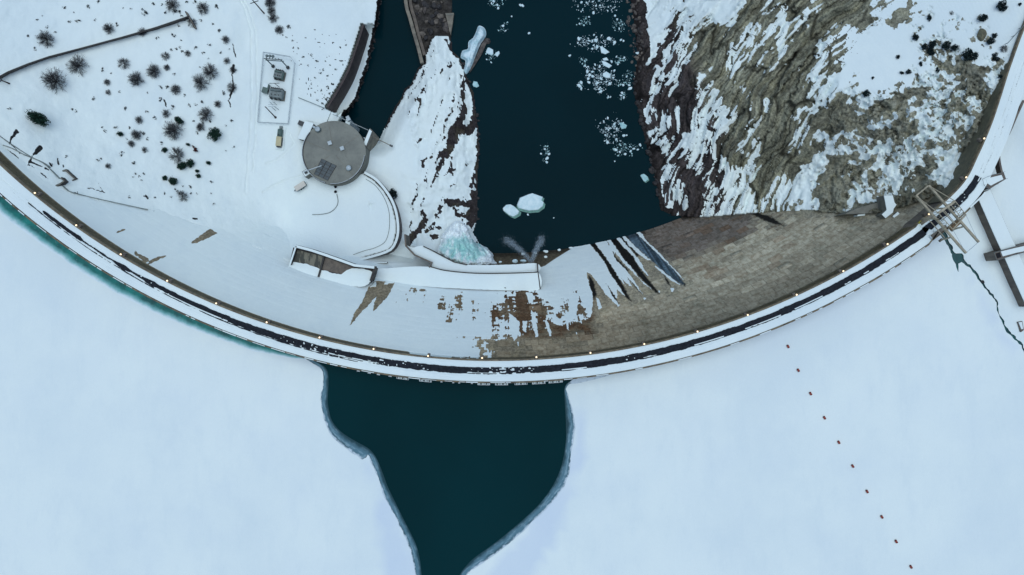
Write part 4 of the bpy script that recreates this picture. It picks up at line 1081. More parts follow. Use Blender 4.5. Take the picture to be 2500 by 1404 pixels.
# ---- gate platforms on the upstream side over the open water
def px_on_crest(x, off):
    i = i_at(x); p = E2[i] + NN[i] * off; return p, i
PLAT = [(990, 30), (1044, 30), (1181, 30), (1223, 31), (1269, 31), (1312, 32), (1352, 34)]
SIDE = ["leftmost", "second from left", "third from left", "middle-right, fourth from left", "fifth from left", "sixth from left", "rightmost"]
for k, (x, w) in enumerate(PLAT):
    p, i = px_on_crest(x, 59.5)
    c = at(p[0], p[1], -.6); d = Vector((NN[i, 0], -NN[i, 1], 0)).normalized(); ax = Vector((-d.y, d.x, 0)); rz = math.atan2(ax.y, ax.x)
    L = w * S; root = empty("gate_platform", (c.x, c.y, -1.4), "%s narrow steel gate platform bracketed to the upstream side of the dam" % SIDE[k], "platform", "gate platforms over the open water")
    fr = MB()
    for sgn in (-1, 1):
        q = c + d * (sgn * .45); fr.bar(q - ax * L / 2, q + ax * L / 2, .14, .2)
    for sgn in (-1, 1):
        q = c + ax * (sgn * L / 2); fr.bar(q - d * .9, q + d * .5, .14, .2)
    fr.build("frame", M['steel_pale'], root)
    nsl = 9
    for j in range(nsl):
        q = c + ax * (-L / 2 + (j + .5) * L / nsl)
        sl = MB().bar(q - d * .42, q + d * .42, L / nsl * .55, .06)
        sl.build("slat", M['snow'] if (j * 7 + k * 3) % 4 else M['steel_grey'], root)
    for sgn in (-.38, .38):
        q = c + ax * (L * sgn)
        MB().bar(q + Vector((0, 0, -.1)), q - d * 1.0 + Vector((0, 0, -1.2)), .16).build("bracket", M['steel_dark'], root)
for k, x in enumerate((885, 912, 934, 961, 1082, 1110, 1125, 1153)):
    p, i = px_on_crest(x, 58.4)
    c = at(p[0], p[1], -.5); d = Vector((NN[i, 0], -NN[i, 1], 0)).normalized(); ax = Vector((-d.y, d.x, 0)); rz = math.atan2(ax.y, ax.x)
    root = empty("wall_bracket", (c.x, c.y, -1.2), "small snow dusted bracket on the upstream parapet, %s from the left" % ORD[k], "bracket", "small brackets over the open water")
    MB().box(c, (1.3 if k < 4 else .8, .7, .16), rz).build("shelf", M['steel_pale'], root)
    MB().bar(c + Vector((0, 0, -.1)), c - d * .5 + Vector((0, 0, -.8)), .2).build("strut", M['steel_dark'], root)

# ---- round power house
RZ = -56.0
pc = at(815, 373, RZ); pr = 78 * mpp(RZ)
ph = empty("power_house", (pc.x, pc.y, -64), "round concrete power house with a flat bare roof", "building")
def ring(r, n=72): return [(pc.x + r * math.cos(2 * math.pi * i / n), pc.y + r * math.sin(2 * math.pi * i / n)) for i in range(n)]
MB().prism(ring(pr * .99), -80, RZ - .4).build("wall", M['concrete_grey'], ph)
t_ = NT("roof_concrete"); n_ = t_.noise(.12, 6, .65)
c_ = t_.mix(t_.ramp(n_, .3, .7), (.24, .25, .215), (.17, .18, .16)); c_ = t_.mix(t_.ramp(t_.noise(.9, 5, .7), .5, .75, 0, .35), c_, (.10, .10, .085))
t_.base(c_); t_.rough(.85); t_.spec(.15); t_.bump(t_.noise(2, 4), .2, .05); M['roof'] = t_.m
MB().prism(ring(pr), RZ - .5, RZ).build("roof", M['roof'], ph)
# railing: posts and lengths of snow-dusted rail round the rim
for a0, a1 in ((-60, -5), (-95, -62), (140, 255)):
    n = int((a1 - a0) / 6)
    for j in range(n + 1):
        a = math.radians(a0 + (a1 - a0) * j / n); q = Vector((pc.x + pr * .975 * math.cos(a), pc.y + pr * .975 * math.sin(a), RZ))
        MB().tube(q, q + Vector((0, 0, 1.1)), .07, n=6).build("rail_post", M['steel_dark'], ph)
    P = [(pc.x + pr * .975 * math.cos(math.radians(a)), pc.y + pr * .975 * math.sin(math.radians(a))) for a in np.linspace(a0, a1, 24)]
    MB().ribbon(P, .22, RZ + 1.05, RZ + 1.2).build("rail", M['steel_pale'], ph)
    MB().ribbon(P, .5, RZ + .01, RZ + .25).build("kerb", M['concrete_dark'], ph)
for a_ in (35, 100, 158, 215, 310):
    ca_, sa_ = math.cos(math.radians(a_)), math.sin(math.radians(a_))
    MB().bar((pc.x + ca_ * pr * .12, pc.y + sa_ * pr * .12, RZ + .01), (pc.x + ca_ * pr * .95, pc.y + sa_ * pr * .95, RZ + .01), .16, .04).build("roof_seam", M['concrete'], ph)
# roof hatch with panels
hq = [(785, 387), (822, 404.5), (800, 441), (766, 425)]
hz = RZ + .35
def hp(u, v): 
    a = [Vector((*p, 0)) for p in hq]
    q = a[0] * (1 - u) * (1 - v) + a[1] * u * (1 - v) + a[2] * u * v + a[3] * (1 - u) * v
    return (q.x, q.y)
M['hatch'] = m_solid('hatch_steel', (.085, .11, .115), (.06, .075, .08), .6, .5)
hatch = MB().pprism([hp(0, 0), hp(1, 0), hp(1, 1), hp(0, 1)], RZ + .25, RZ).build("hatch", M['concrete_dark'], ph)
for iu in range(3):
    for iv in range(5):
        u0, u1 = iu / 3 + .025, (iu + 1) / 3 - .025; v0, v1 = iv / 5 + .012, (iv + 1) / 5 - .012
        MB().pprism([hp(u0, v0), hp(u1, v0), hp(u1, v1), hp(u0, v1)], RZ + .38, RZ + .25).build("hatch_panel", M['hatch'], hatch)
for (x, y) in ((805, 349), (835, 362)):
    q = at(x, y, RZ + .9)
    v = MB().box((q.x, q.y, RZ + .45), (1.5, 1.5, .9), .35).build("roof_vent", M['steel_grey'], ph)
    MB().box((q.x, q.y, RZ + .98), (1.9, 1.9, .16), .35).build("lid", M['steel_pale'], v)
q = at(851, 410, RZ + 1.2)
tk = MB().tube((q.x, q.y, RZ), (q.x, q.y, RZ + 1.1), 1.35, n=24).build("tank", M['steel_grey'], ph)
MB().ball((q.x, q.y, RZ + 1.1), 1.35, 20, 6, .35).build("dome", M['steel_pale'], tk, True)
# jib crane on the rim
a = at(747, 421, RZ + .8); b = at(785, 404.5, RZ + 3.5)
jib = empty("jib_crane", (a.x, a.y, -62), "small pale jib crane on a platform at the edge of the round roof", "crane")
MB().box((a.x, a.y, -59), (3.4, 3.2, 6), .55).build("plinth", M['concrete_grey'], jib)
MB().box((a.x, a.y, -55.9), (3.0, 2.7, .2), .55).build("snow_cap", M['snow'], jib)
MB().box((a.x, a.y, -55.3), (1.3, 1.1, 1.1), .55).build("winch", M['steel_dark'], jib)
MB().tube((a.x, a.y, -56), (a.x, a.y, RZ + 3.6), .22).build("mast", M['steel_grey'], jib)
MB().bar((a.x - (b.x - a.x) * .12, a.y - (b.y - a.y) * .12, RZ + 3.5), b, .34, .4).build("boom", M['steel_pale'], jib)
MB().tube(b, (b.x, b.y, RZ + 1.4), .05).build("hoist_rope", M['steel_dark'], jib)

# ---- annex beside the round roof
an = [(727, 338), (744.5, 296), (765, 302), (747, 342)]
q = at(746, 320, -57)
ann = empty("annex", (q.x, q.y, -63), "narrow flat roofed annex under snow beside the round roof", "building")
MB().pprism(an, -57.2, -63).build("wall", M['concrete_brown'], ann)
mid = np.mean(an, axis=0)
MB().pprism([(mid[0] + (x - mid[0]) * 1.03, mid[1] + (y - mid[1]) * 1.03) for x, y in an], -56.75, -57.15).build("snow_cap", M['snow'], ann)
c = at(757, 322, -58); 
MB().box(at(751, 318, -59.5), (.2, 1.6, 2.4), math.radians(-24)).build("door", M['steel_dark'], ann)
MB().box(at(738, 303, -61), (3.2, 2.2, 3.5), math.radians(-24)).build("lean_to", M['steel_dark'], ann)
q = at(776, 316, -55)
tr = empty("roof_plant", (q.x, q.y, RZ), "small grey cylinder with a pale pipe at the rim between annex and round roof", "machine")
MB().tube((q.x, q.y, RZ), (q.x, q.y, RZ + 1.8), 1.5, 1.3, 16).build("drum", M['steel_grey'], tr)
MB().ball((q.x, q.y, RZ + 1.8), 1.3, 14, 6, .4).build("lid", M['steel_pale'], tr, True)
MB().tube(at(764, 309, -55.2), (q.x, q.y, RZ + 1.0), .55, n=10).build("pipe", M['steel_pale'], tr)

# ---- deck behind the power house, with its face to the tailrace
dk_ = [(729, 238), (807, 274), (795, 303), (775, 300), (745, 293)]
q = at(800, 290, -62)
dkr = empty("loading_deck", (q.x, q.y, -79), "snow covered concrete deck above the tailrace beside the power house", "deck")
MB().pprism([(772, 262), (807, 274), (796, 302), (772, 300)], -62.1, -80).build("abutment", M['concrete_grey'], dkr)
MB().pprism(dk_, -61.75, -62.05).build("snow_cap", M['snow'], dkr)
vf = [at(807, 275, -62.2), at(795, 303, -62.2), at(797, 304, -79), at(824, 300, -79)]
m = MB(); m.add([vf[0], vf[1], vf[2], vf[3], vf[0] + Vector((-2, 0, 0)), vf[1] + Vector((-2, 0, 0)), vf[2] + Vector((-4, 0, 0)), vf[3] + Vector((-4, 0, 0))],
               [(0, 1, 2, 3), (7, 6, 5, 4), (0, 4, 5, 1), (1, 5, 6, 2), (2, 6, 7, 3), (3, 7, 4, 0)]).build("face_wall", M['concrete_grey'], dkr)
MB().bar(at(728, 238, -61.2), at(792, 264, -61.2), .25, .5).build("rail", M['steel_grey'], dkr)
MB().bar(at(792, 264, -60.2), at(785, 268, -61.5), .2).build("stay", M['steel_dark'], dkr)
# piers between the draft tubes and a gate beam across
def pier(poly, ztop, zb, label, mat):
    c_ = np.mean(np.array(w2(poly, ztop)), axis=0)
    r0 = empty("pier", (c_[0], c_[1], zb), label, "pier")
    MB().pprism(poly, ztop, zb).build("shaft", mat, r0)
    mm = np.mean(poly, axis=0)
    MB().pprism([(mm[0] + (x - mm[0]) * .82, mm[1] + (y - mm[1]) * .9) for x, y in poly], ztop + .35, ztop + .02).build("snow_cap", M['snow'], r0)
    return r0
pr1 = pier([(846, 284), (858, 294), (852, 312), (841, 308)], -60, -80, "short pale pier with a gate hoist at the head of the tailrace", M['steel_pale'])
MB().box(at(851, 290, -58.6), (1.6, 2.4, 2.2), .5).build("gate_hoist", M['steel_pale'], pr1)
MB().box(at(846, 307, -59.0), (1.0, 1.0, 1.4), .5).build("control_box", M['steel_grey'], pr1)
pr2 = pier([(903, 313), (910, 319), (893, 358), (885, 352)], -58, -76, "long snow topped pier against the right side of the round power house", M['concrete'])
gb = empty("gate_beam", at(815, 280, -60.5), "thin pale beam spanning the head of the tailrace", "beam")
MB().bar(at(812, 279, -60.2), at(899, 318, -60.2), .30, .5).build("girder", M['steel_pale'], gb)
MB().bar(at(812, 279, -59.4), at(899, 318, -59.4), .10).build("handrail", M['steel_grey'], gb)
lb = empty("timber_boom", at(935, 345, -66), "thin timber boom lying from the pier onto the snowy island", "beam")
MB().bar(at(910, 334, -63.5), at(957, 357, -66.5), .35, .35).build("timber", M['concrete'], lb)
MB().box(at(955, 356, -66.2), (1.6, .9, .8), -.45).build("end_block", M['steel_dark'], lb)

# ---- terrace wall, kerbs and small things on the terrace
tt = catmull([(888, 424), (915, 440), (940, 468), (958, 500), (967, 535), (968, 572), (958, 600), (944, 611), (915, 621), (862, 635)], 6)
bo = catmull([(889, 427), (917, 443), (943, 470), (961.5, 502), (971.5, 537), (974, 574), (965, 604), (949, 618), (915, 629), (864, 639)], 6)
nn_ = min(len(tt), len(bo)); res = lambda a: np.stack([np.interp(np.linspace(0, 1, 60), np.linspace(0, 1, len(a)), a[:, k]) for k in (0, 1)], -1)
wall_between("terrace_wall", [tuple(p) for p in res(tt)], -60.6, [tuple(p) for p in res(bo)], -70.5, 1.2, m_solid("mauve_concrete", (.095, .075, .075), (.05, .042, .042), .5), "curved brown retaining wall round the snowy terrace", "wall")
low_wall("terrace_kerb", [(893, 437), (915, 452), (935, 478), (948, 510), (951, 540), (948, 570), (938, 592), (915, 605), (890, 612), (862, 622)], -61.1, -62, .22, M['steel_grey'], "thin curved kerb line inside the terrace edge", "kerb", cap=False)
low_wall("drift_fence", [(822, 474), (825, 492), (820, 506), (806, 518), (785, 523), (762, 524)], -61.0, -62, .28, M['steel_grey'], "thin curved edging in the snow below the round power house", "edging", cap=False)
for k, (x, y) in enumerate(((819, 456), (819, 468))):
    q = at(x, y, -61)
    r0 = empty("vent_pipe", (q.x, q.y, -62), "%s of two round dark vent caps on the terrace snow" % ("upper", "lower")[k], "vent", "vent caps below the round power house")
    MB().tube((q.x, q.y, -62), (q.x, q.y, -61), .45, n=14).build("pipe", M['steel_dark'], r0)
    MB().tube((q.x, q.y, -61), (q.x, q.y, -60.8), .72, .5, 14).build("cap", M['rubber'], r0)

# ---- white trailer
def oriented(c, rz):
    ca, sa = math.cos(rz), math.sin(rz)
    return lambda x, y, z: Vector((c.x + x * ca - y * sa, c.y + x * sa + y * ca, c.z + z))
c = at(736, 456, -61.6); rz = math.radians(33); f = oriented(c, rz)
trl = empty("trailer", c, "small cream topped box trailer parked on the snow below the round power house", "trailer")
MB().box(f(0, 0, 1.5), (5.6, 2.5, 1.9), rz).build("body", M['steel_grey'], trl)
MB().box(f(0, 0, 2.52), (5.7, 2.6, .14), rz).build("roof", M['cream'], trl)
for sx in (-.6, .6):
    for sy in (-1, 1):
        wq = f(sx, sy * 1.3, .4); wr = MB().tube(wq - (f(0, .12, 0) - c), wq + (f(0, .12, 0) - c), .4, n=14).build("wheel", M['rubber'], trl)
MB().bar(f(-2.8, 0, .55), f(-4.2, 0, .5), .2).bar(f(-2.8, .7, .55), f(-4.2, 0, .5), .15).bar(f(-2.8, -.7, .55), f(-4.2, 0, .5), .15).build("drawbar", M['steel_dark'], trl)
MB().box(f(2.85, 0, 1.4), (.06, 1.9, 1.6), rz).build("door", M['steel_dark'], trl)
# ---- generator set
c = at(685, 338, -61.7); rz = math.radians(84); f = oriented(c, rz)
gen = empty("generator", c, "green tank and yellow generator box on a snowy pad below the switchyard", "generator")
MB().box(f(0, 0, .12), (11.5, 4.4, .3), rz).build("pad", M['snow'], gen)
MB().box(f(-1.9, 0, 1.5), (4.6, 2.5, 2.4), rz).build("housing", M['yellow'], gen)
MB().box(f(-1.9, -1.3, 1.2), (4.0, .1, 1.6), rz).build("louvre", M['steel_dark'], gen)
MB().box(f(-4.5, 0, 1.2), (.5, 2.1, 1.6), rz).build("radiator", M['steel_dark'], gen)
MB().tube(f(.4, 0, 1.4), f(4.2, 0, 1.4), 1.35, 1.35, 12).build("tank", M['green_tank'], gen, True)
MB().tube(f(1.2, .3, 2.7), f(1.2, .3, 3.3), .3).build("filler", M['steel_dark'], gen)
MB().box(f(5.3, 0, .9), (1.3, 1.3, 1.4), rz).build("control_cabinet", M['steel_grey'], gen)

# ---- switchyard
GZ = -62.0
fc_ = [(646, 130), (711, 141), (722, 155.5), (706, 304), (632, 300)]
q = at(675, 300, GZ)
yard = empty("yard_fence", (q.x, q.y, GZ), "pale wire fence enclosing the small switchyard", "fence")
fm = M['steel_pale']
for k in range(5):
    a = at(*fc_[k], GZ); b = at(*fc_[(k + 1) % 5], GZ)
    n = max(1, int((b - a).length / 3.0))
    for j in range(n):
        p = a.lerp(b, j / n)
        MB().tube((p.x, p.y, GZ), (p.x, p.y, GZ + 2.4), .07, n=6).build("post", fm, yard)
    MB().bar(a + Vector((0, 0, 2.35)), b + Vector((0, 0, 2.35)), .12).build("top_rail", fm, yard)
    mm = MB()
    for j in range(9): mm.bar(a + Vector((0, 0, .3 + j * .24)), b + Vector((0, 0, .3 + j * .24)), .035)
    mm.build("wire_mesh", fm, yard)
def pole_dir(px0, py0, px1, py1, zb):
    """vertical pole whose foot and tip are seen at two pixels: returns foot and height"""
    a = at(px0, py0, zb)
    r0 = math.hypot(px0 - 1250, py0 - 702); r1 = math.hypot(px1 - 1250, py1 - 702)
    h = (H - zb) * (1 - r0 / r1); return a, h
gan = empty("switchyard_gantry", at(668, 150, GZ), "grey steel line gantry at the top end of the switchyard", "gantry")
feet = [at(667, 162, GZ), at(703, 165, GZ)]; hg = 9.5
for p in feet:
    MB().tube(p, p + Vector((0, 0, .5)), .85, n=14).build("footing", M['concrete_dark'], gan)
    MB().bar(p, p + Vector((-.6, .9, hg)), .5).build("leg", M['steel_grey'], gan)
top = [p + Vector((-.6, .9, hg)) for p in feet]
for dz in (0, -2.4):
    a = top[0] + Vector((-.8, 0, dz)); b = top[1] + Vector((.8, 0, dz))
    MB().bar(a, b, .4, .4).build("crossbeam", M['steel_grey'], gan)
for j in range(5):
    p = top[0].lerp(top[1], (j + .5) / 5)
    MB().tube(p, p + Vector((0, .2, 1.4)), .24, .12).build("insulator", M['steel_dark'], gan)
for j in range(3):
    p = top[0].lerp(top[1], .12 + j * .2) + Vector((0, 1.2, .6))
    MB().ball(p, .75, 10, 6).build("switch_drum", M['steel_grey'], gan, True)
def transformer(px, py, size, rz, mat, label, fins):
    c = at(px, py, GZ + 1.5); c.z = GZ; f = oriented(c, rz); L, W, Hh = size
    r0 = empty("transformer", c, label, "transformer")
    MB().box(f(0, 0, .15), (L + 1, W + 1, .3), rz).build("plinth", M['concrete_grey'], r0)
    MB().box(f(0, 0, .3 + Hh / 2), (L, W, Hh), rz).build("tank", mat, r0)
    MB().box(f(0, 0, .3 + Hh + .1), (L * .92, W * .92, .2), rz).build("cover", M['steel_grey'], r0)
    for j in range(fins):
        x = -L / 2 + (j + .5) * L / fins
        MB().box(f(x, W / 2 + .45, .3 + Hh * .5), (L / fins * .45, .8, Hh * .85), rz).build("radiator", M['steel_dark'], r0)
        if j % 2 == 0: MB().box(f(x, -W / 2 - .35, .3 + Hh * .5), (L / fins * .45, .6, Hh * .8), rz).build("radiator", M['steel_dark'], r0)
    for j in range(3):
        p = f(-L * .28 + j * L * .28, -W * .2, .3 + Hh + .2)
        MB().tube(p, p + Vector((0, 0, 1.1)), .22, .1).build("bushing", M['wood'], r0)
    MB().tube(f(-L * .4, W * .3, Hh + 1.0), f(L * .4, W * .3, Hh + 1.0), .38, n=10).build("conservator", mat, r0, True)
    return r0
transformer(682, 184, (4.2, 3.6, 3.2), math.radians(-12), M['green_tank'], "dull green transformer in the upper half of the switchyard", 4)
transformer(677, 231, (6.2, 4.2, 3.8), math.radians(-8), M['steel_grey'], "large dark finned transformer in the middle of the switchyard", 6)
c = at(648, 216, GZ + 2); c.z = GZ; f = oriented(c, math.radians(-15))
cab = empty("control_hut", c, "narrow grey control hut with snow on one end at the switchyard fence", "hut")
MB().box(f(.2, 0, 1.3), (2.6, 4.6, 2.6), math.radians(-15)).build("wall", M['steel_grey'], cab)
MB().box(f(.2, 0, 2.66), (2.8, 4.8, .12), math.radians(-15)).build("roof", M['green_tank'], cab)
MB().box(f(0, 1.4, 2.86), (2.3, 2.0, .28), math.radians(-15)).build("snow_cap", M['snow'], cab)
MB().box(f(1.52, -.8, 1.1), (.06, 1.0, 2.0), math.radians(-15)).build("door", M['steel_dark'], cab)
a, h = at(682, 213, GZ), 5.5
tp = empty("busbar_post", a, "thin T-shaped busbar post between the two transformers", "post")
MB().tube(a, a + Vector((-.6, .4, h)), .14).build("post", M['steel_dark'], tp)
MB().bar(a + Vector((-3.2, .4, h)), a + Vector((1.8, .4, h)), .2).build("arm", M['steel_dark'], tp)
for j in (-1, 0, 1): MB().tube(a + Vector((-.6 + j * 1.9, .4, h)), a + Vector((-.6 + j * 1.9, .4, h + .7)), .14, .08).build("insulator", M['steel_grey'], tp)
a = at(674, 268, GZ)
sf = empty("disconnect_stand", a, "small pale steel disconnect stand below the large transformer", "stand")
for dx, dy in ((-1.6, 2.4), (.4, 2.4), (1.4, 0), (-.2, -.4)):
    MB().tube(a + Vector((dx, dy, 0)), a + Vector((dx * .8 - .6, dy + .6, 4.0)), .12).build("leg", M['steel_grey'], sf)
for dy in (0, 1.1, 2.2): MB().bar(a + Vector((-2.6, dy + .6, 4.0)), a + Vector((1.0, dy + .6, 4.0)), .18).build("crossbar", M['steel_pale'], sf)
a = at(673, 287, GZ)
lp = empty("wooden_pole", a, "dark leaning wooden pole in the lower half of the switchyard", "pole")
MB().tube(a, a + Vector((-2.2, 3.2, 9.0)), .3, .2).build("shaft", M['wood'], lp)
MB().tube(a + Vector((0, 0, 0)), a + Vector((0, 0, .35)), .6, n=12).build("footing", M['concrete_dark'], lp)
MB().bar(a + Vector((-2.6, 3.2, 8.7)), a + Vector((-1.6, 3.0, 8.7)), .2).build("arm", M['wood'], lp)

def power_pole(fpx, fpy, zb, h, lean, arms, label, rz):
    a = at(fpx, fpy, zb); t = a + Vector((lean[0], lean[1], h))
    r0 = empty("utility_pole", a, label, "utility pole")
    MB().tube(a, t, .34, .2, 10).build("shaft", M['wood'], r0)
    d = Vector((math.cos(rz), math.sin(rz), 0))
    for k, (u, L) in enumerate(arms):
        p = a.lerp(t, u)
        ar = MB().bar(p - d * L / 2, p + d * L / 2, .26, .3).build("crossarm", M['wood'], r0)
        for s_ in (-.45, -.2, .2, .45):
            q = p + d * (L * s_); MB().tube(q, q + Vector((0, 0, .5)), .16, .1).build("insulator", M['steel_grey'], ar)
    return r0
power_pole(645, 33, ground_z(645, 33), 15, (-1.5, 2.0), ((.98, 4.8), (.72, 4.2)), "tall dark utility pole with two crossarms at the top edge above the switchyard", math.radians(20))
power_pole(23, 204, ground_z(23, 204), 5.5, (0, 0), ((.95, 1.6),), "short dark pole standing at the lower end of the long hillside wall", math.radians(60))

# ---- hillside retaining wall on the left
wt_ = [(-60, 212), (0, 187), (20, 176), (70, 156), (120, 139), (200, 118), (300, 91), (380, 68), (462, 40)]
wb_ = [(-58, 222), (2, 195), (22, 183), (71, 161.5), (121, 144), (201, 122.5), (301, 96), (381, 75), (464, 47)]
wr = None
root = empty("retaining_wall", at(200, 122, -42), "long dark retaining wall running down the upper left hillside", "wall")
TZ = [ground_z(*p) for p in wb_]
vs_ = []; m = MB()
for (tx_, ty_), (bx_, by_), z in zip(wt_, wb_, TZ):
    T = at(tx_, ty_ + .8, z + 2.6); B = at(bx_, by_ - .5, z - .6); bk = Vector((-.25, .97, 0)) * .5
    vs_ += [B, T, T + bk, Vector((B.x + bk.x * 2, B.y + bk.y * 2, z - .6))]
n = len(wt_)
fs = [(0, 1, 2, 3), (4 * n - 1, 4 * n - 2, 4 * n - 3, 4 * n - 4)]
for i in range(n - 1):
    b = 4 * i; fs += [(b + j, b + 4 + j, b + 4 + (j + 1) % 4, b + (j + 1) % 4) for j in range(4)]
m.add(vs_, fs).build("wall", M['concrete_dark'], root)
P = []
for (tx_, ty_), z in zip(wt_, TZ):
    q = at(tx_, ty_, z + 2.6); P.append((q.x - .06, q.y + .26))
MB().ribbon(P, .25, np.array(TZ) + 2.58, np.array(TZ) + 2.66).build("coping", M['concrete_dark'], root)
for k in range(14):
    u = (k + .5) / 14; i = min(int(u * (n - 1)), n - 2); t = u * (n - 1) - i
    q = Vector(vs_[4 * i]).lerp(Vector(vs_[4 * i + 4]), t)
    MB().ball(q + Vector((.1, -.35, .5)), .55, 8, 5, .5).build("snow_lump", M['snow'], root, True)
r2 = empty("wing_wall", at(468, 55, ground_z(468, 55)), "short dark cross wall closing the upper end of the hillside wall", "wall")
MB().bar(at(455, 30, ground_z(455, 30) + 1.5), at(478, 70, ground_z(478, 70) + 1.0), .6, 2.6).build("wall", M['concrete_dark'], r2)
MB().bar(at(455, 30, ground_z(455, 30) + 2.85), at(478, 70, ground_z(478, 70) + 2.35), .35, .12).build("coping", M['concrete'], r2)

# ---- tailrace retaining wall
a = res(catmull(WALL_T, 5)); b = res(catmull(WALL_B, 5))
wall_between("tailrace_wall", [tuple(p) for p in a], -62.8, [tuple(p) for p in b], -77.5, 1.0, m_solid("dark_brown_concrete", (.075, .058, .055), (.042, .034, .034), .4), "tall tapering brown wall along the left bank of the tailrace", "wall", cap=False)

# ---- training walls and slab at the top of the tailrace
for k, (pts, zt, w, mt, lb_) in enumerate((([(985, -120), (990, 0), (1001, 45), (1012, 85), (1022, 120), (1030, 153)], -75.5, 1.7, M['concrete'], "long pale concrete training wall in the tailrace, the left of two"),
                                          ([(992, -120), (1001, 0), (1012, 45), (1022, 85), (1030, 112), (1036, 134)], -77.6, 1.6, M['concrete_brown'], "long dark concrete training wall beside the rubble, the right of two"))):
    P = np.array(w2(catmull(pts, 8), zt))
    r0 = empty("training_wall", (P[len(P) // 2][0], P[len(P) // 2][1], -82), lb_, "wall")
    MB().ribbon(P, w, -82, zt).build("wall", mt, r0)
    MB().ribbon(P, w * .6, zt + .005, zt + .12).build("coping", M['concrete'] if k == 0 else M['concrete_brown'], r0)
r0 = empty("concrete_slab", at(1098, 60, -79.5), "pale wedge of concrete at the end of the rubble bar", "slab")
MB().pprism([(1087, 32), (1108, 31.5), (1104, 62), (1100, 86), (1096, 70)], -77.4, -81).build("slab", M['concrete'], r0)
MB().pprism([(1088, 33.5), (1106, 33), (1105, 37), (1089.5, 37)], -77.2, -77.38).build("coping", M['concrete_grey'], r0)

# ---- old foundations on the left abutment
for k, (pts, h, lb_) in enumerate((([(146, 421), (160, 415), (183, 436), (164, 451)], 2.2, "bent low foundation wall poking through snow on the left abutment"),
                                   ([(136, 454), (146, 450), (157, 442), (148, 434)], 2.2, "short hooked foundation wall close to the left end of the dam"))):
    z = ground_z(*pts[1])
    P = np.array([tuple(at(p[0], p[1], z + h * .5)[:2]) for p in pts])
    r0 = empty("foundation_wall", (P[1][0], P[1][1], z), lb_, "wall")
    MB().ribbon(P, .9, z - 1.5, z + h * .5).build("wall", M['concrete_dark'], r0)
    MB().ribbon(P, .45, z + h * .5 + .01, z + h * .5 + .12).build("coping", M['concrete_grey'], r0)
def ground_line(name, pts, w, h, mat, label, cat, dz=0.0):
    Q = catmull(pts, 8); Z = np.array([ground_z(*p) for p in Q]) + dz
    P = np.array([tuple(at(p[0], p[1], z)[:2]) for p, z in zip(Q, Z)])
    r0 = empty(name, (P[len(P) // 2][0], P[len(P) // 2][1], Z[len(P) // 2]), label, cat)
    MB().ribbon(P, w, Z - .5, Z + h).build("run", mat, r0)
    return r0
pf = ground_line("pipeline", [(156, 455), (168, 466), (180, 471), (200, 476), (260, 490), (320, 503), (378, 516)], .32, .9, M['steel_grey'], "thin dark pipeline along the foot of the snowy slope above the dam", "pipeline")
ground_line("path_edge", [(0, 352), (30, 362), (60, 378), (95, 392), (115, 405), (135, 425), (146, 436)], .3, .5, M['steel_grey'], "thin dark edge of a buried path on the left abutment", "edging")
ground_line("path_edge", [(-5, 328), (18, 345), (40, 360), (80, 385), (105, 396), (125, 410)], .3, .5, M['steel_grey'], "upper thin dark edge of the buried path left of the foundations", "edging")

# ---- chute basin at the foot of the snowy face
bz = -42.0
bs = empty("stilling_basin", at(790, 650, -66), "sunken concrete basin with a bare stained floor at the foot of the snowy dam face", "basin")
t_ = NT("basin_floor"); n_ = t_.noise(.35, 5, .6, stretch=(1.6, .45, 1))
t_.base(t_.mix(t_.ramp(n_, .42, .55), (.185, .18, .14), (.065, .07, .06))); t_.rough(.8); t_.spec(.2); M['basin'] = t_.m
FLOOR = [(716, 604), (795, 624), (870, 650), (912, 657), (904, 690), (830, 686), (780, 676), (735, 664), (706, 648)]
MB().pprism(FLOOR, bz, bz - 7).build("slab", M['concrete_dark'], bs)
MB().pprism([(721, 609), (789, 626), (787, 640), (781, 657), (760, 653), (714, 639)], bz + .25, bz + .02).build("left_floor", M['basin'], bs)
MB().pprism([(791, 627), (866, 653), (852, 662), (833, 669), (781, 657)], bz + .25, bz + .02).build("right_floor", M['concrete_brown'], bs)
def bwall(name, pts, h, w, cap=True):
    P = np.array(w2(pts, bz + h)); MB().ribbon(P, w, bz - 3, bz + h).build(name, M['concrete_dark'], bs)
    if cap: MB().ribbon(P, w * .9, bz + h + .01, bz + h + .3).build("snow_cap", M['snow'], bs)
bwall("long_wall", [(722, 601), (760, 611), (793, 622), (830, 635), (866, 648), (914, 653)], 3.0, 1.3)
bwall("end_wall", [(723, 601), (716, 622), (708, 646)], 3.0, .8)
bwall("divider", [(791, 624), (787, 640), (783, 655), (777, 676)], 1.6, .8, False)
bwall("outer_wall", [(915, 653), (911, 668), (905, 686)], 2.6, 1.2, False)
def drift(name, poly, zt, label_parent, edge=2.0, amp=.5, zb=None):
    """heaped snow filling a pixel polygon, high in the middle and ragged at the rim"""
    P = catmull(poly, 4, True); P = P + (rng.random(P.shape) - .5) * edge
    o = poly_sheet(name, [tuple(p) for p in P], M['snow'], lambda X, Y: zt + amp * sstep(0, 14, sdf(P, X, Y, 100)) + .25 * fbm(X / 10, Y / 10, 3, 201), 6, parent=label_parent)
    return o
drift("snow_drift", [(714, 640), (745, 644), (765, 651), (780, 657), (779, 676), (770, 688), (730, 672), (706, 655), (708, 644)], bz + .6, bs)
drift("snow_drift", [(784, 660), (812, 667), (834, 669), (843, 662), (860, 656), (880, 656), (908, 664), (903, 690), (880, 700), (830, 694), (782, 682)], bz + .6, bs)

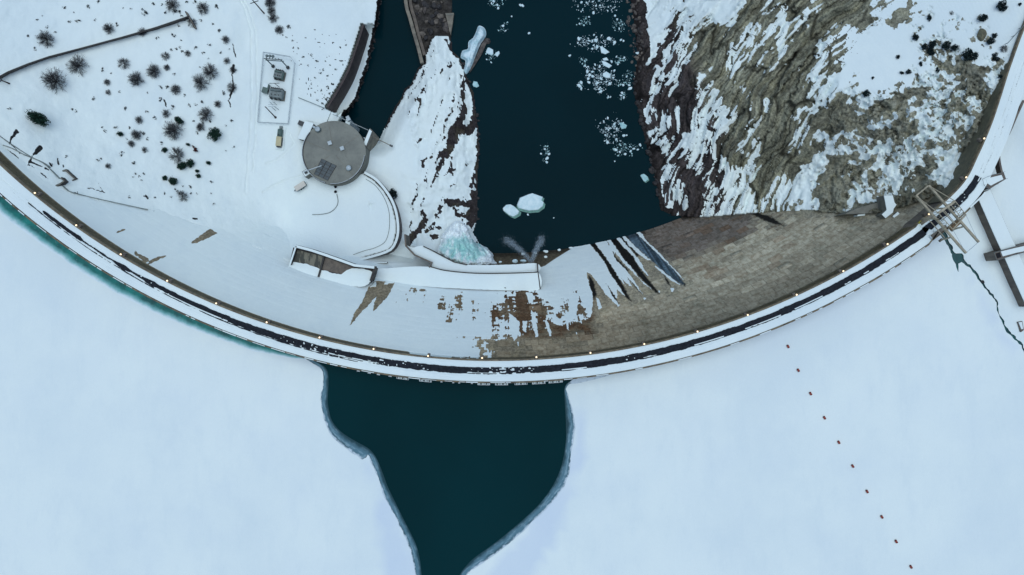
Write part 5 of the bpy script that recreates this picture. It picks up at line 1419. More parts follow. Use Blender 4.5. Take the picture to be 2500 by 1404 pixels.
# ---- long snow covered platform at the foot of the dam
plz = -50.5
pl = empty("outlet_platform", at(1150, 680, -60), "long snow covered outlet platform along the foot of the dam face", "platform")
PA = [(914, 658), (950, 655), (1000, 651), (1052, 652), (1090, 661), (1160, 667), (1240, 667), (1312, 664.5), (1317, 706), (1260, 709), (1200, 708), (1130, 705), (1060, 701), (1000, 695), (965, 690), (930, 687), (905, 685)]
PB = [(992, 600), (1008, 604), (1031, 600), (1052, 610), (1080, 625), (1108, 639), (1140, 646), (1190, 647), (1250, 646), (1311, 643.5), (1312, 663.5), (1240, 666), (1160, 666), (1090, 660), (1053, 651), (1054, 641), (1012, 622)]
MB().pprism(PA, plz, plz - 14).build("slab", M['concrete_dark'], pl)
MB().pprism(PB, plz - 2.2, plz - 26).build("lower_slab", M['concrete_dark'], pl)
drift("snow_cover", PA, plz + .05, pl, .6, .35)
drift("lower_snow_cover", PB, plz - 2.15, pl, .6, .35)
P = np.array(w2(catmull([(1052, 651.5), (1090, 660.7), (1160, 667), (1240, 667), (1312, 664.5)], 6), plz + .6)); MB().ribbon(P, .5, plz - 2, plz + .55).build("parapet", M['concrete_dark'], pl)
P = np.array(w2(catmull([(988, 572), (990, 600), (1011, 622), (1033, 632), (1054, 641), (1048, 653)], 30), plz + 1)); MB().ribbon(P, .7, plz - 14, plz + .9).build("wing_wall", M['concrete_brown'], pl)
P = np.array(w2([(1033, 601), (1052, 610), (1080, 625), (1108, 639.5), (1140, 646.5)], plz - 1)); MB().ribbon(P, .5, plz - 20, plz - 1.4).build("edge_wall", M['concrete_dark'], pl)
P = np.array(w2([(1312, 643), (1313.5, 664), (1319, 706)], plz + .3)); MB().ribbon(P, .5, plz - 20, plz + .4).build("end_wall", M['concrete_dark'], pl)
P = np.array(w2([(866, 640), (905, 641), (945, 641), (965, 640)], -60)); 
r0 = low_wall("lower_terrace_wall", [(868, 641), (905, 642), (945, 641)], -60.5, -66, .6, M['concrete_brown'], "faint low wall between the terrace wall and the basin", "wall")

# ---- pale concrete steps with snow on the right abutment
for k, (poly, lb_) in enumerate((([(2158, 477), (2180, 477), (2184, 494), (2189, 500), (2182, 510), (2180, 519), (2162, 533), (2153, 524), (2165, 513), (2161, 491)], "snow covered concrete ledge shaped like a boot on the right abutment"),
                                 ([(2192, 517), (2201, 527), (2192, 530), (2190, 537), (2179, 528)], "small notched snow covered ledge beside the boot shaped one"))):
    z = float(z_face(np.array([2170.]), np.array([515.]))[0]) + 4
    q = at(*poly[0], z)
    r0 = empty("abutment_ledge", (q.x, q.y, z - 4), lb_, "ledge")
    MB().pprism(poly, z, z - 7).build("block", M['concrete_grey'], r0)
    mm = np.mean(poly, axis=0)
    MB().pprism([(mm[0] + (x - mm[0]) * .985, mm[1] + (y - mm[1]) * .985) for x, y in poly], z + .35, z + .01).build("snow_cap", M['snow'], r0)
# vertical abutment walls below the steps
z = float(z_face(np.array([2100.]), np.array([520.]))[0])
r0 = empty("abutment_block", at(2120, 510, z), "plain grey concrete abutment block between cliff and dam face", "wall")
MB().pprism([(2062, 523), (2085, 512), (2108, 504), (2145, 494), (2157, 492), (2160, 515), (2140, 520), (2110, 521)], z + 5, z - 10).build("block", M['concrete_grey'], r0)
MB().pprism([(2094, 524), (2112, 522), (2112, 526), (2093, 528)], z + 3.2, z - 2).build("snowy_sill", M['snow'], r0)

# ---- road retaining wall at the right, shore wall, guide wall and piers
ix = [i for i in range(i_at(2300), NE, 6) if E2[i, 1] > 150]
tp_ = [tuple(E2[i] - NN[i] * .5) for i in ix]
bt_ = [tuple(E2[i] - NN[i] * (17 * np.interp(E2[i, 1], [150, 230, 300, 420, 480], [.15, .5, 1, 1, .9]))) for i in ix]
wall_between("road_wall", tp_, -.6, bt_, -11.5, .6, m_solid("lichen_concrete", (.135, .125, .08), (.08, .078, .055), .5), "curving olive brown retaining wall below the road at the right end of the dam", "wall", cap=False)
low_wall("shore_wall", [(2500, 245), (2484, 280), (2464, 325), (2446, 352), (2440, 376), (2442, 400), (2447, 422)], -1.6, -4.5, .8, M['concrete_brown'], "low brown wall between the snowy road and the reservoir at the far right", "wall", cap=False)
low_wall("upstream_kerb", [(2330, 543), (2352, 522), (2375, 500), (2398, 478), (2404, 470)], .1, -4, .8, M['concrete_brown'], "thin snow dusted wall right of the gantry crane", "wall")
# guide wall
gw_t = [(2418, 462), (2440, 512), (2462, 562), (2484, 610), (2506, 660), (2540, 735)]; gw_b = [(2402, 466), (2422, 514), (2443, 563), (2465, 612), (2488, 664), (2522, 742)]
gwr = wall_between("guide_wall", gw_t, -2.6, gw_b, -8.4, 6.0, M['concrete_brown'], "long thick snow topped guide wall beside the right shore", "wall")
def basin_pier(poly, zt, zb, label, hole):
    q = at(*np.mean(poly, axis=0), zb)
    r0 = empty("intake_pier", q, label, "pier")
    MB().pprism(poly, zt, zb).build("shaft", M['concrete_brown'], r0)
    mm = np.mean(poly, axis=0)
    MB().pprism([(mm[0] + (x - mm[0]) * .74 + 2, mm[1] + (y - mm[1]) * .62 - 1) for x, y in poly], zt + .3, zt + .01).build("snow_cap", M['snow'], r0)
    P = np.array(w2([*poly, poly[0]], zt + 1.0))
    MB().ribbon(P, .10, zt + .95, zt + 1.05).build("handrail", M['steel_grey'], r0)
    for x, y in poly:
        p = at(x, y, zt); MB().tube(p, p + Vector((0, 0, 1.0)), .06, n=6).build("rail_post", M['steel_dark'], r0)
    if hole:
        MB().pprism(hole, zt + .12, zt + .005).build("well", M['rubber'], r0)
    return r0
basin_pier([(2399, 437), (2412, 431), (2450, 420), (2456, 437), (2434, 450), (2415, 462), (2402, 452)], .2, -9, "rounded snow topped intake pier at the end of the road wall", None)
basin_pier([(2427, 617), (2472, 604), (2540, 586), (2545, 606), (2478, 622), (2434, 636)], -.8, -9, "brown intake pier crossing the guide wall at the right edge", [(2431, 619), (2441, 616), (2445, 628), (2435, 631)])
r0 = empty("marker_block", at(2490, 800, -8), "small snow topped concrete corner block on the right shore", "block")
MB().pprism([(2484, 786), (2496, 784), (2500, 806), (2493, 811)], -7.2, -9).build("block", M['concrete_brown'], r0)
MB().pprism([(2487, 787), (2495, 786), (2498, 803), (2494, 804)], -6.95, -7.19).build("snow_cap", M['snow'], r0)
gl = low_wall("guard_rail", [(2460, 106), (2478, 86), (2500, 62), (2540, 20)], .9, .6, .22, M['steel_grey'], "thin dark guard rail slanting to the right edge above the road", "guard rail", cap=False)
for x, y in ((2462, 104), (2478, 86), (2496, 66)):
    p = at(x, y, .8); MB().tube((p.x, p.y, -1.5), (p.x, p.y, .8), .12, n=6).build("post", M['steel_dark'], gl)

# ---- gantry crane over the right end of the dam
Z1, Z2 = 9.0, 15.0
cr0 = at(2285, 560, 0)
crn = empty("gantry_crane", (cr0.x, cr0.y, 0), "tan lattice gantry crane straddling the road at the right end of the dam", "crane")
A0, A1 = at(2236, 478, Z1), at(2358, 618, Z1); B0, B1 = at(2267, 453, Z1), at(2389, 591, Z1)
st = M['steel_tan']
MB().bar(A0, A1, .75, 1.0).build("girder", st, crn); MB().bar(B0, B1, .75, 1.0).build("girder", st, crn)
MB().bar(A0, B0, .45, .6).build("end_tie", st, crn); MB().bar(A1, B1, .16, .2).build("end_tie", M['steel_pale'], crn)
P1, P2 = at(2291, 520, Z2), at(2332, 491, Z2); Q1, Q2 = at(2326, 560, Z2 - 2), at(2358, 524, Z2 - 2)
MB().bar(P1, P2, .8, .7).build("portal_beam", st, crn); MB().bar(Q1, Q2, .45, .5).build("portal_beam", st, crn)
for a, b in ((P1, Q1), (P2, Q2), (P1.lerp(P2, .3), Q1.lerp(Q2, .3)), (P1.lerp(P2, .72), Q1.lerp(Q2, .72))):
    MB().bar(a, b, .22).build("chord", st, crn)
lat = [(P1, Q1), (P2, Q2)]
for a, b in lat:
    for k in range(5):
        c = a.lerp(b, k / 5); d = (A0 if a is P1 else B0).lerp(A1 if a is P1 else B1, .28 + .07 * k); d2 = (A0 if a is P1 else B0).lerp(A1 if a is P1 else B1, .28 + .07 * (k + 1))
        MB().bar(c, d, .16).build("lattice_brace", st, crn); MB().bar(c, d2, .14).build("lattice_brace", st, crn)
for a, b in ((P1, A0), (P2, B0)): MB().bar(a, b, .24).build("stay", st, crn)
for a, b in ((Q1, A1), (Q2, B1)): MB().bar(a, b, .10).build("stay", M['steel_pale'], crn)
for g0, g1 in ((A0, A1), (B0, B1)):
    for u, du in ((.40, -.03), (.72, .03)):
        t = g0.lerp(g1, u); bq = g0.lerp(g1, u + du)
        MB().bar(t, (bq.x, bq.y, .3), .5).build("leg", st, crn)
        MB().box((bq.x, bq.y, .45), (1.6, .8, .9), math.atan2((B0 - A0).y, (B0 - A0).x)).build("bogie", M['concrete'], crn)
    a = g0.lerp(g1, .40); b = g0.lerp(g1, .72)
    MB().bar((a.x, a.y, 4.2), (b.x, b.y, 4.2), .3).build("side_tie", st, crn)
c = A0.lerp(A1, .62).lerp(B0.lerp(B1, .62), .5)
MB().box((c.x, c.y, Z1 + .9), (4.6, 1.6, 1.0), math.atan2((B0 - A0).y, (B0 - A0).x)).build("trolley", m_solid("rusty_steel", (.20, .12, .05), (.10, .07, .04), 1.0), crn)
c = at(2262, 536, .5); MB().box((c.x, c.y, .35), (6.0, 1.6, .7), math.radians(35)).build("rail_pad", M['concrete'], crn)
c = at(2293, 566, .5); MB().box((c.x, c.y, .35), (7.5, 1.8, .7), math.radians(35)).build("rail_pad", M['concrete'], crn)
bl = empty("yellow_bollard", at(2246, 543, 0), "small yellow bollard on the parapet beside the gantry crane", "bollard")
c = at(2246, 543, 1); MB().box((c.x, c.y, .8), (1.0, .8, 1.4), .6).build("body", m_solid("bright_yellow_paint", (.55, .48, .06), None, 1, .5), bl)
MB().box((c.x, c.y, 1.56), (.8, .6, .12), .6).build("cap", M['steel_dark'], bl)

# ---- red buoys across the right ice sheet
BUOY = [(1924, 846), (1949, 904), (1979, 961), (2013, 1020), (2048, 1080), (2082, 1138), (2117, 1200), (2153, 1262), (2188, 1322), (2224, 1384)]
for k, (x, y) in enumerate(BUOY):
    c = at(x, y, WATER_U + .5); c.z = WATER_U
    r0 = empty("buoy", c, "red barrel buoy frozen in the ice, %s from the dam" % ORD[k], "buoy", "line of red buoys")
    d = Vector((.5, -.85, 0)).normalized() * .62; q = c + Vector((0, 0, .55))
    MB().tube(q - d, q + d, .48, .48, 14).build("float", M['red'], r0, True)
    for s_ in (-1, 1): MB().tube(q + d * s_ * .98, q + d * s_ * 1.25, .34, .12, 12).build("end_cap", M['rubber'], r0)
    MB().tube(q + Vector((0, 0, .4)), q + Vector((0, 0, .75)), .07, n=6).build("ring_post", M['steel_dark'], r0)
# ================================================================== VEGETATION
def seg_prisms(segs):
    """three-sided tapering twigs from (a, b, ra, rb) lists"""
    V = []; F = []
    for a, b, ra, rb in segs:
        d = (b - a); l = np.linalg.norm(d)
        if l < 1e-6: continue
        d = d / l; u = np.cross(d, [0, 0, 1.0]) if abs(d[2]) < .95 else np.cross(d, [1.0, 0, 0]); u /= np.linalg.norm(u); w = np.cross(d, u)
        n0 = len(V)
        for p, r in ((a, ra), (b, rb)):
            for t in (0, 2.094, 4.189): V.append(p + (u * math.cos(t) + w * math.sin(t)) * r)
        F += [(n0, n0 + 1, n0 + 4, n0 + 3), (n0 + 1, n0 + 2, n0 + 5, n0 + 4), (n0 + 2, n0, n0 + 3, n0 + 5)]
    return np.array(V), np.array(F)
def me_from(name, V, F, mat):
    me = bpy.data.meshes.new(name); me.from_pydata([tuple(v) for v in V], [], [tuple(f) for f in F]); me.update(); me.materials.append(mat); return me
M['twig'] = m_solid("bare_twigs", (.075, .078, .08), (.045, .047, .05), 2.0, .9, .1, bump=0)
M['twig_red'] = m_solid("russet_twigs", (.11, .035, .03), (.06, .022, .02), 2.0, .9, .1, bump=0)
M['leaf'] = m_solid("juniper_leaf", (.020, .055, .036), (.010, .028, .022), 1.2, .8, .15, bump=0)
M['leaf_dark'] = m_solid("dark_juniper_leaf", (.014, .030, .030), (.008, .016, .018), 1.2, .8, .15, bump=0)
M['sage'] = m_solid("sagebrush_leaf", (.05, .062, .062), (.022, .028, .033), 1.5, .85, .1, bump=0)
def bare_crown(seed, n=58):
    g = np.random.default_rng(seed); segs = []
    sq = .8 + .4 * g.random(2)
    for k in range(n):
        az = 2 * math.pi * (k / n + .08 * g.random()); elv = math.radians(12 + 70 * g.random() ** 1.2)
        d = np.array([math.cos(az) * math.cos(elv) * sq[0], math.sin(az) * math.cos(elv) * sq[1], math.sin(elv)])
        L = .5 + .28 * g.random(); p1 = d * L
        segs.append((np.zeros(3), p1, .013, .007))
        for j in range(6):
            t = .35 + .65 * (j + g.random()) / 6; a = p1 * t
            e = d + g.normal(0, .42, 3); e[2] = abs(e[2]) * .8; e /= np.linalg.norm(e); b = a + e * (.22 + .2 * g.random())
            segs.append((a, b, .007, .0045))
            for q in range(4):
                e2 = e + g.normal(0, .5, 3); e2 /= np.linalg.norm(e2); a2 = a + (b - a) * (.5 + .4 * g.random()); segs.append((a2, a2 + e2 * (.10 + .15 * g.random()), .005, .003))
    V, F = seg_prisms(segs); r = np.percentile(np.hypot(V[:, 0], V[:, 1]), 97); V /= r; V[:, 2] *= .9
    return V, F
def leaf_crown(seed, n=1500, flat=.75, clumps=26, size=.085):
    g = np.random.default_rng(seed); V = []; F = []
    cl = []
    for _ in range(clumps):
        d = g.normal(0, 1, 3); d /= np.linalg.norm(d); r = g.random() ** .45 * .72
        cl.append((d * r * np.array([1, 1, flat]), .16 + .20 * g.random()))
    for k in range(n):
        c, cr_ = cl[g.integers(len(cl))]
        d = g.normal(0, 1, 3); d /= np.linalg.norm(d); p = c + d * cr_ * (.55 + .45 * g.random())
        nrm = d + g.normal(0, .5, 3); nrm /= np.linalg.norm(nrm); u = np.cross(nrm, g.normal(0, 1, 3)); u /= np.linalg.norm(u) + 1e-9; w = np.cross(nrm, u)
        s = size * (.6 + .8 * g.random()); b = len(V)
        V += [p - u * s, p - w * s * .6, p + u * s, p + w * s * .6]; F.append((b, b + 1, b + 2, b + 3))
    V = np.array(V); V[:, 2] += flat * .75; return V, F
BARE_ME = [me_from("crown", *bare_crown(20 + k), M['twig']) for k in range(6)]
RED_ME = me_from("crown", *leaf_crown(55, 500, .6, 12, .1), M['twig_red'])
LEAF_ME = [me_from("crown", *leaf_crown(40 + k, 2200, .75, 90, .07), M['leaf']) for k in range(3)]
DARK_ME = [me_from("crown", *leaf_crown(60 + k, 1300, .7, 24), M['leaf_dark']) for k in range(3)]
SAGE_ME = [me_from("sagebrush", *leaf_crown(80 + k, 130, .45, 7, .13), M['sage']) for k in range(6)]
tv, tf = seg_prisms([(np.array([0, 0, -.25]), np.array([.02, .01, .32]), .07, .05)]); TRUNK_ME = me_from("trunk", tv, tf, M['wood'])
gr = random.Random(5)
def plant(name, px, py, r_px, me, label, cat, group, z, sx=1.0, sy=1.0, rot=None, trunk=True, hz=1.0):
    p = at(px, py, z); r = r_px * mpp(z)
    o = empty(name, p, label, cat, group)
    o.rotation_euler = (0, 0, gr.random() * 6.28 if rot is None else rot); o.scale = (r * sx, r * sy, r * hz)
    if trunk:
        t = bpy.data.objects.new("trunk", TRUNK_ME); COL.objects.link(t); t.parent = o
    c = bpy.data.objects.new("crown", me); COL.objects.link(c); c.parent = o
    return o
def bush(px, py, r, me, label):
    o = bpy.data.objects.new("sagebrush", me); COL.objects.link(o)
    return o
G1 = "leafless shrubs on the left hillside"
BIG = [(115, 97, 23, "dense leafless shrub above the upper part of the long hillside wall"), (193, 162, 27, "large round leafless shrub just below the long hillside wall"),
       (138, 200, 31, "largest round leafless shrub on the hillside, left of the round one by the wall"), (304, 156, 16, "medium leafless shrub below the middle of the long wall"),
       (336, 196, 20, "ragged leafless shrub below and right of the medium one under the wall"), (378, 176, 19, "slanting leafless shrub left of the paired shrubs by the road"),
       (515, 178, 21, "upper shrub of the merged pair near the valley road"), (491, 203, 23, "lower shrub of the merged pair near the valley road"),
       (426, 320, 25, "large spiky leafless shrub left of the round green bush"), (433, 381, 22, "spiky leafless shrub below the large spiky one, beside the russet bush"),
       (336, 331, 15, "narrow leafless shrub in the middle of the hillside with dark bushes beside it"), (322, 352, 10, "small leafless shrub below the narrow one in mid-hillside"),
       (498, 22, 17, "leafless shrub at the top edge just right of the wall's upper end"), (424, 15, 19, "dark tangled shrub at the top edge above the end of the wall"),
       (268, 72, 15, "leafless shrub above the middle of the long wall"), (405, 139, 12, "small leafless shrub, upper of two beside the slanting shrub"),
       (409, 166, 9, "small leafless shrub, lower of two beside the slanting shrub"), (431, 220, 14, "leafless shrub below the merged pair to its left"),
       (504, 282, 20, "loose tall shrub above the round green bush"), (407, 279, 12, "thin leafless shrub above the large spiky one"), (341, 294, 11, "thin leafless shrub above the narrow mid-hillside shrub"),
       (566, 215, 14, "leafless shrub on the cut bank beside the valley road"), (570, 172, 10, "dark shrub on the cut bank above the other one"), (552, 98, 11, "leafless shrub at the road edge high on the hillside"),
       (459, 131, 9, "small bushy leafless shrub above the merged pair"), (555, 150, 10, "small shrub on the cut bank, highest of three"), (533, 255, 10, "pale wispy shrub near the cut bank"),
       (446, 480, 17, "leafless shrub nearest the dam at the foot of the hillside"), (491, 311, 12, "leafless shrub touching the left of the round green bush"), (263, 202, 9, "upper of two small shrubs below the round one by the wall"),
       (265, 227, 8, "lower of two small shrubs below the round one by the wall"), (354, 367, 9, "small leafless shrub below the narrow mid-hillside shrub"), (265, 407, 9, "small leafless shrub alone in the lower left snow"),
       (470, 57, 13, "leafless shrub at the foot of the wall's upper end"), (350, 81, 12, "low leafless shrub touching the long wall"), (661, 8, 15, "leafless shrub at the top edge beside the tall utility pole"),
       (664, 28, 11, "small leafless shrub right of the tall utility pole"), (668, 46, 14, "round leafless shrub below the tall utility pole"), (683, 74, 12, "leafless shrub nearest the switchyard gantry"),
       (2450, 120, 11, "wispy leafless shrub beside the guard rail on the right"), (2322, 34, 7, "tiny leafless shrub near the top right corner of the cliff")]
for k, (x, y, r, lb_) in enumerate(BIG):
    right = x > 1300
    z = cliff_h(x, y) if right else ground_z(x, y)
    plant("bare_shrub", x, y, r * .98, BARE_ME[k % 6], lb_, "shrub", "leafless shrubs on the right rim" if right else G1, z - .15)
GREEN = [(528, 330, 20, 1, 1, 0, "round dense green bush beside the valley road"), (441, 296, 14, 1, .65, -.6, "small oval green bush above the large spiky shrub"), (106, 295, 33, 1, .55, -.55, "long sprawling green bush alone at the left of the hillside"),
         (467, 400, 13, 1, 1, 0, "green bush right of the lower spiky shrub"), (448, 406, 14, 1, .8, .5, "ragged green bush below the lower spiky shrub"), (511, 399, 8, 1, .7, -.4, "small green bush alone right of the russet bush"),
         (486, 430, 8, 1, .8, -.6, "lower of two tiny green bushes below the russet bush"), (483, 418, 6, 1, .8, 0, "upper of two tiny green bushes below the russet bush"), (461, 354, 7, 1, .6, -.4, "tiny green bush touching the russet bush"),
         (404, 367, 9, 1, .9, 0, "small green bush left of the lower spiky shrub"), (426, 443, 12, 1, 1, 0, "ring shaped green bush low on the hillside"), (405, 436, 8, 1, 1, 0, "small green bush left of the ring shaped one"),
         (296, 328, 10, 1, .7, -.3, "dark oval bush left of the narrow mid-hillside shrub")]
for k, (x, y, r, sx, sy, rot, lb_) in enumerate(GREEN):
    plant("evergreen_bush", x, y, r * 1.05, LEAF_ME[k % 3], lb_, "bush", "green bushes on the left hillside", ground_z(x, y), sx, sy, rot)
plant("russet_bush", 478, 365, 11, RED_ME, "russet brown bush low on the hillside right of the spiky shrubs", "bush", None, ground_z(478, 365), 1.2, .7, -.55)
plant("evergreen_bush", 962, 474, 16, DARK_ME[0], "dark bush against the outside of the curved terrace wall", "bush", None, ground_z(975, 470) + 1.0)
JUN = [(2272, 112, 14, "dark juniper at the left end of the rim cluster"), (2270, 128, 12, "dark juniper just below the left end of the rim cluster"), (2306, 116, 15, "dark juniper in the middle of the rim cluster"), (2326, 119, 12, "dark juniper at the right of the rim cluster"),
       (2361, 136, 20, "largest round juniper on the right rim"), (2424, 143, 14, "dark juniper on the rock point beside the road"), (2395, 47, 13, "lone juniper in the snow above the boulder on the right"),
       (2443, 17, 15, "lone juniper near the top right corner"), (2487, 12, 6, "tiny juniper in the top right corner"), (2266, 45, 9, "small juniper at the edge of the upper rocks"), (2416, 104, 10, "juniper below the lone rounded boulder"),
       (2426, 88, 8, "small juniper right of the lone rounded boulder"), (2232, 93, 11, "juniper in the snowfield left of the rim cluster"), (2253, 115, 9, "small juniper left of the rim cluster"), (2113, 230, 12, "juniper at the lower edge of the large snowfield"),
       (2200, 179, 6, "tiny juniper in the large snowfield, left of the dark rock rib"), (2216, 178, 8, "juniper on top of the dark rock rib in the snowfield"), (2129, 191, 5, "tiny juniper in the left part of the snowfield"),
       (2191, 140, 6, "tiny juniper in the middle of the snowfield"), (2247, 157, 6, "tiny juniper at the right edge of the snowfield"), (2446, 204, 9, "juniper beside the road margin, lower of two"), (2440, 188, 7, "juniper beside the road margin, upper of two"),
       (2286, 172, 7, "small juniper below the rim cluster")]
for k, (x, y, r, lb_) in enumerate(JUN):
    plant("juniper", x, y, r, DARK_ME[k % 3], lb_, "juniper", "junipers on the right rim", cliff_h(x, y) - .2, .9 + .3 * gr.random(), .9 + .3 * gr.random())
SAGE = [(193, 52, 9), (157, 18, 6), (217, 17, 8), (241, 5, 6), (354, 31, 10), (374, 9, 7), (287, 59, 8), (233, 49, 5), (170, 53, 5), (92, 48, 6), (115, 67, 5), (69, 89, 5), (87, 119, 7), (104, 39, 3), (135, 79, 4),
        (531, 17, 8), (491, 50, 6), (535, 76, 7), (424, 85, 8), (385, 94, 6), (419, 122, 5), (430, 120, 5), (439, 116, 5), (444, 126, 5), (498, 130, 6), (511, 109, 6), (478, 117, 6), (539, 128, 5), (509, 143, 4), (443, 99, 4),
        (252, 169, 8), (293, 224, 6), (229, 241, 7), (178, 268, 6), (186, 272, 5), (306, 266, 7), (360, 274, 7), (378, 289, 7), (283, 311, 7), (250, 310, 5), (256, 320, 6), (317, 311, 6), (391, 244, 8), (421, 262, 7), (393, 213, 6), (409, 214, 7),
        (478, 256, 5), (494, 250, 7), (463, 259, 6), (450, 233, 5), (546, 227, 6), (567, 294, 6), (552, 307, 4), (472, 296, 5), (481, 326, 6), (394, 350, 7), (240, 391, 6), (248, 388, 5), (296, 378, 8), (328, 398, 8), (161, 383, 6),
        (317, 481, 6), (378, 483, 5), (402, 472, 6), (418, 481, 4), (465, 455, 8), (431, 463, 8), (446, 454, 4), (517, 444, 6), (515, 472, 4), (522, 498, 5), (467, 472, 6), (481, 472, 4), (361, 339, 6), (350, 326, 7), (331, 424, 6), (340, 430, 4),
        (350, 424, 5), (22, 265, 7), (570, 359, 5), (552, 368, 3), (361, 227, 4), (426, 181, 6), (272, 179, 5), (489, 165, 5), (437, 62, 5), (452, 48, 6), (404, 30, 6), (360, 484, 7), (352, 480, 5), (186, 470, 7), (126, 402, 6), (142, 395, 5),
        (440, 30, 7), (410, 5, 7), (455, 5, 6), (395, 12, 5), (475, 5, 8), (706, 66, 8), (520, 60, 5), (560, 120, 4), (180, 30, 3), (300, 20, 3), (320, 22, 4), (495, 300, 6), (512, 296, 6), (505, 268, 6), (430, 28, 8), (445, 40, 7), (300, 372, 5),
        (345, 440, 4), (325, 432, 4), (310, 340, 5), (690, 86, 4), (700, 92, 4), (715, 100, 5), (728, 118, 4), (740, 140, 5), (760, 135, 5), (775, 150, 6), (790, 170, 5), (782, 178, 6), (800, 185, 5), (770, 190, 4), (760, 205, 4), (785, 220, 5),
        (800, 215, 6), (795, 240, 6), (805, 228, 5), (788, 252, 6), (775, 245, 5), (810, 205, 5), (835, 150, 4), (820, 170, 5), (845, 110, 4), (770, 226, 4), (752, 160, 4), (795, 150, 4), (806, 160, 4)]
LAND = [(115, 97, "the dense shrub above the wall"), (193, 162, "the round shrub just below the wall"), (138, 200, "the largest round shrub"), (304, 156, "the medium shrub below mid-wall"), (336, 196, "the ragged shrub below mid-wall"),
        (378, 176, "the slanting shrub"), (503, 190, "the merged shrub pair"), (426, 320, "the large spiky shrub"), (433, 381, "the lower spiky shrub"), (336, 331, "the narrow mid-hillside shrub"), (498, 22, "the shrub past the wall's end"),
        (424, 15, "the tangled shrub at the top edge"), (268, 72, "the shrub above mid-wall"), (504, 282, "the loose shrub above the green bush"), (566, 215, "the cut bank shrub"), (552, 98, "the high roadside shrub"), (446, 480, "the shrub nearest the dam"),
        (528, 330, "the round green bush"), (106, 295, "the sprawling green bush"), (426, 443, "the ring shaped bush"), (265, 407, "the lone lower left shrub"), (165, 430, "the foundation walls"), (23, 204, "the short dark pole"),
        (669, 150, "the switchyard gantry"), (720, 230, "the switchyard fence"), (796, 262, "the wide end of the tailrace wall"), (868, 112, "the thin end of the tailrace wall")]
def places(items):
    keys = {}; out = [None] * len(items)
    for i, it in enumerate(items):
        x, y = it[0], it[1]; d, lx, ly, nm = min((math.hypot(x - a, y - b), a, b, n) for a, b, n in LAND)
        w = ("right of" if x > lx else "left of") if abs(x - lx) > abs(y - ly) else ("below" if y > ly else "above")
        keys.setdefault((w, nm), []).append((d, i))
    for (w, nm), L in keys.items():
        for r_i, (d, i) in enumerate(sorted(L)): out[i] = ("" if len(L) == 1 else (("nearest " if r_i == 0 else ORD[r_i] + " nearest "))) + "small dark sagebrush tuft " + w + " " + nm
    return out
SLAB = places(SAGE)
for k, (x, y, r) in enumerate(SAGE):
    z = ground_z(x, y); p = at(x, y, z); m_ = mpp(z) * r * 1.0
    o = bpy.data.objects.new("sagebrush", SAGE_ME[k % 6]); COL.objects.link(o); o.location = (p.x, p.y, z - .1)
    o.rotation_euler = (0, 0, gr.random() * 6.28); o.scale = (m_ * (.8 + .5 * gr.random()), m_ * (.55 + .5 * gr.random()), m_)
    bank = x > 600
    tag(o, SLAB[k], "sagebrush", "sagebrush on the tailrace bank" if bank else "sagebrush on the left hillside")

# ================================================================== BOULDERS AND ICE
def boulder_me(seed, mat):
    b = MB().ball((0, 0, 0), 1.0, 9, 6); g = np.random.default_rng(seed); V = np.array(b.v)
    for _ in range(7):
        n = g.normal(0, 1, 3); n /= np.linalg.norm(n); d = V @ n; c = .55 + .3 * g.random(); V -= np.maximum(0, d - c)[:, None] * n
    V *= (.75 + .5 * g.random(3)); return me_from("boulder", V, b.f, mat)
M['rock_pale'] = m_solid('dry_boulder_rock', (.19, .165, .135), (.09, .08, .07), .8, .85, .2, bump=.5)
BOULD = [boulder_me(300 + k, M['rock_pale'] if k % 2 else M['rock']) for k in range(5)]; BOULD_D = [boulder_me(320 + k, M['rock_dark']) for k in range(4)]
def boulder(px, py, r, z, me, label, group):
    p = at(px, py, z); o = bpy.data.objects.new("boulder", me); COL.objects.link(o); o.location = p
    s = r * mpp(z); o.scale = (s * (.8 + .5 * gr.random()), s * (.8 + .5 * gr.random()), s * .7); o.rotation_euler = (gr.random(), gr.random(), gr.random() * 6.28)
    return tag(o, label, "boulder", group)
n_ = 0
while n_ < 130:
    y = gr.uniform(-20, 185); lo = np.interp(y, [-20, 60, 120, 185], [1528, 1532, 1540, 1542]); hi = np.interp(y, [-20, 30, 100, 160, 185], [1552, 1562, 1574, 1580, 1576])
    x = gr.uniform(lo, hi); r = gr.choice([2, 2.5, 3, 3.5, 4, 5, 6])
    z = max(WATER_R - .3, min(cliff_h(x, y), WATER_R + 1.2))
    boulder(x, y, r, z, BOULD[n_ % 5] if gr.random() < .6 else BOULD_D[n_ % 4], "brown boulder in the strip of wet boulders along the upper right river bank", "boulders along the right bank"); n_ += 1
for k in range(90):
    t = gr.random(); y = -10 + 285 * t; x = np.interp(y, [-10, 60, 110, 160, 205, 250, 275], [928, 919, 909, 897, 882, 866, 846]) + gr.uniform(-4, 4)
    boulder(x, y, gr.choice([2, 2.5, 3, 4]), max(WATER_R - .2, min(ground_z(x, y), -77)) + .2, BOULD_D[k % 4], "dark wet boulder on the left edge of the tailrace", "boulders along the tailrace")
for k in range(46):
    y = gr.uniform(190, 505); x = np.interp(y, [190, 250, 310, 404, 450, 505], [1549, 1556, 1568, 1592, 1603, 1610]) + gr.uniform(-5, 5)
    boulder(x, y, gr.choice([3, 4, 5, 7]), WATER_R + .3, BOULD_D[k % 4], "dark wet boulder at the foot of the right cliff", "boulders at the foot of the cliff")
for k in range(40):
    y = gr.uniform(150, 545); x = np.interp(y, [150, 200, 279, 315, 404, 477, 545], [1127, 1143, 1162, 1168, 1167, 1163, 1163]) + gr.uniform(-4, 4)
    boulder(x, y, gr.choice([2.5, 3, 4, 5]), WATER_R + .3, BOULD_D[k % 4], "dark wet boulder along the right shore of the snowy island", "boulders round the island")
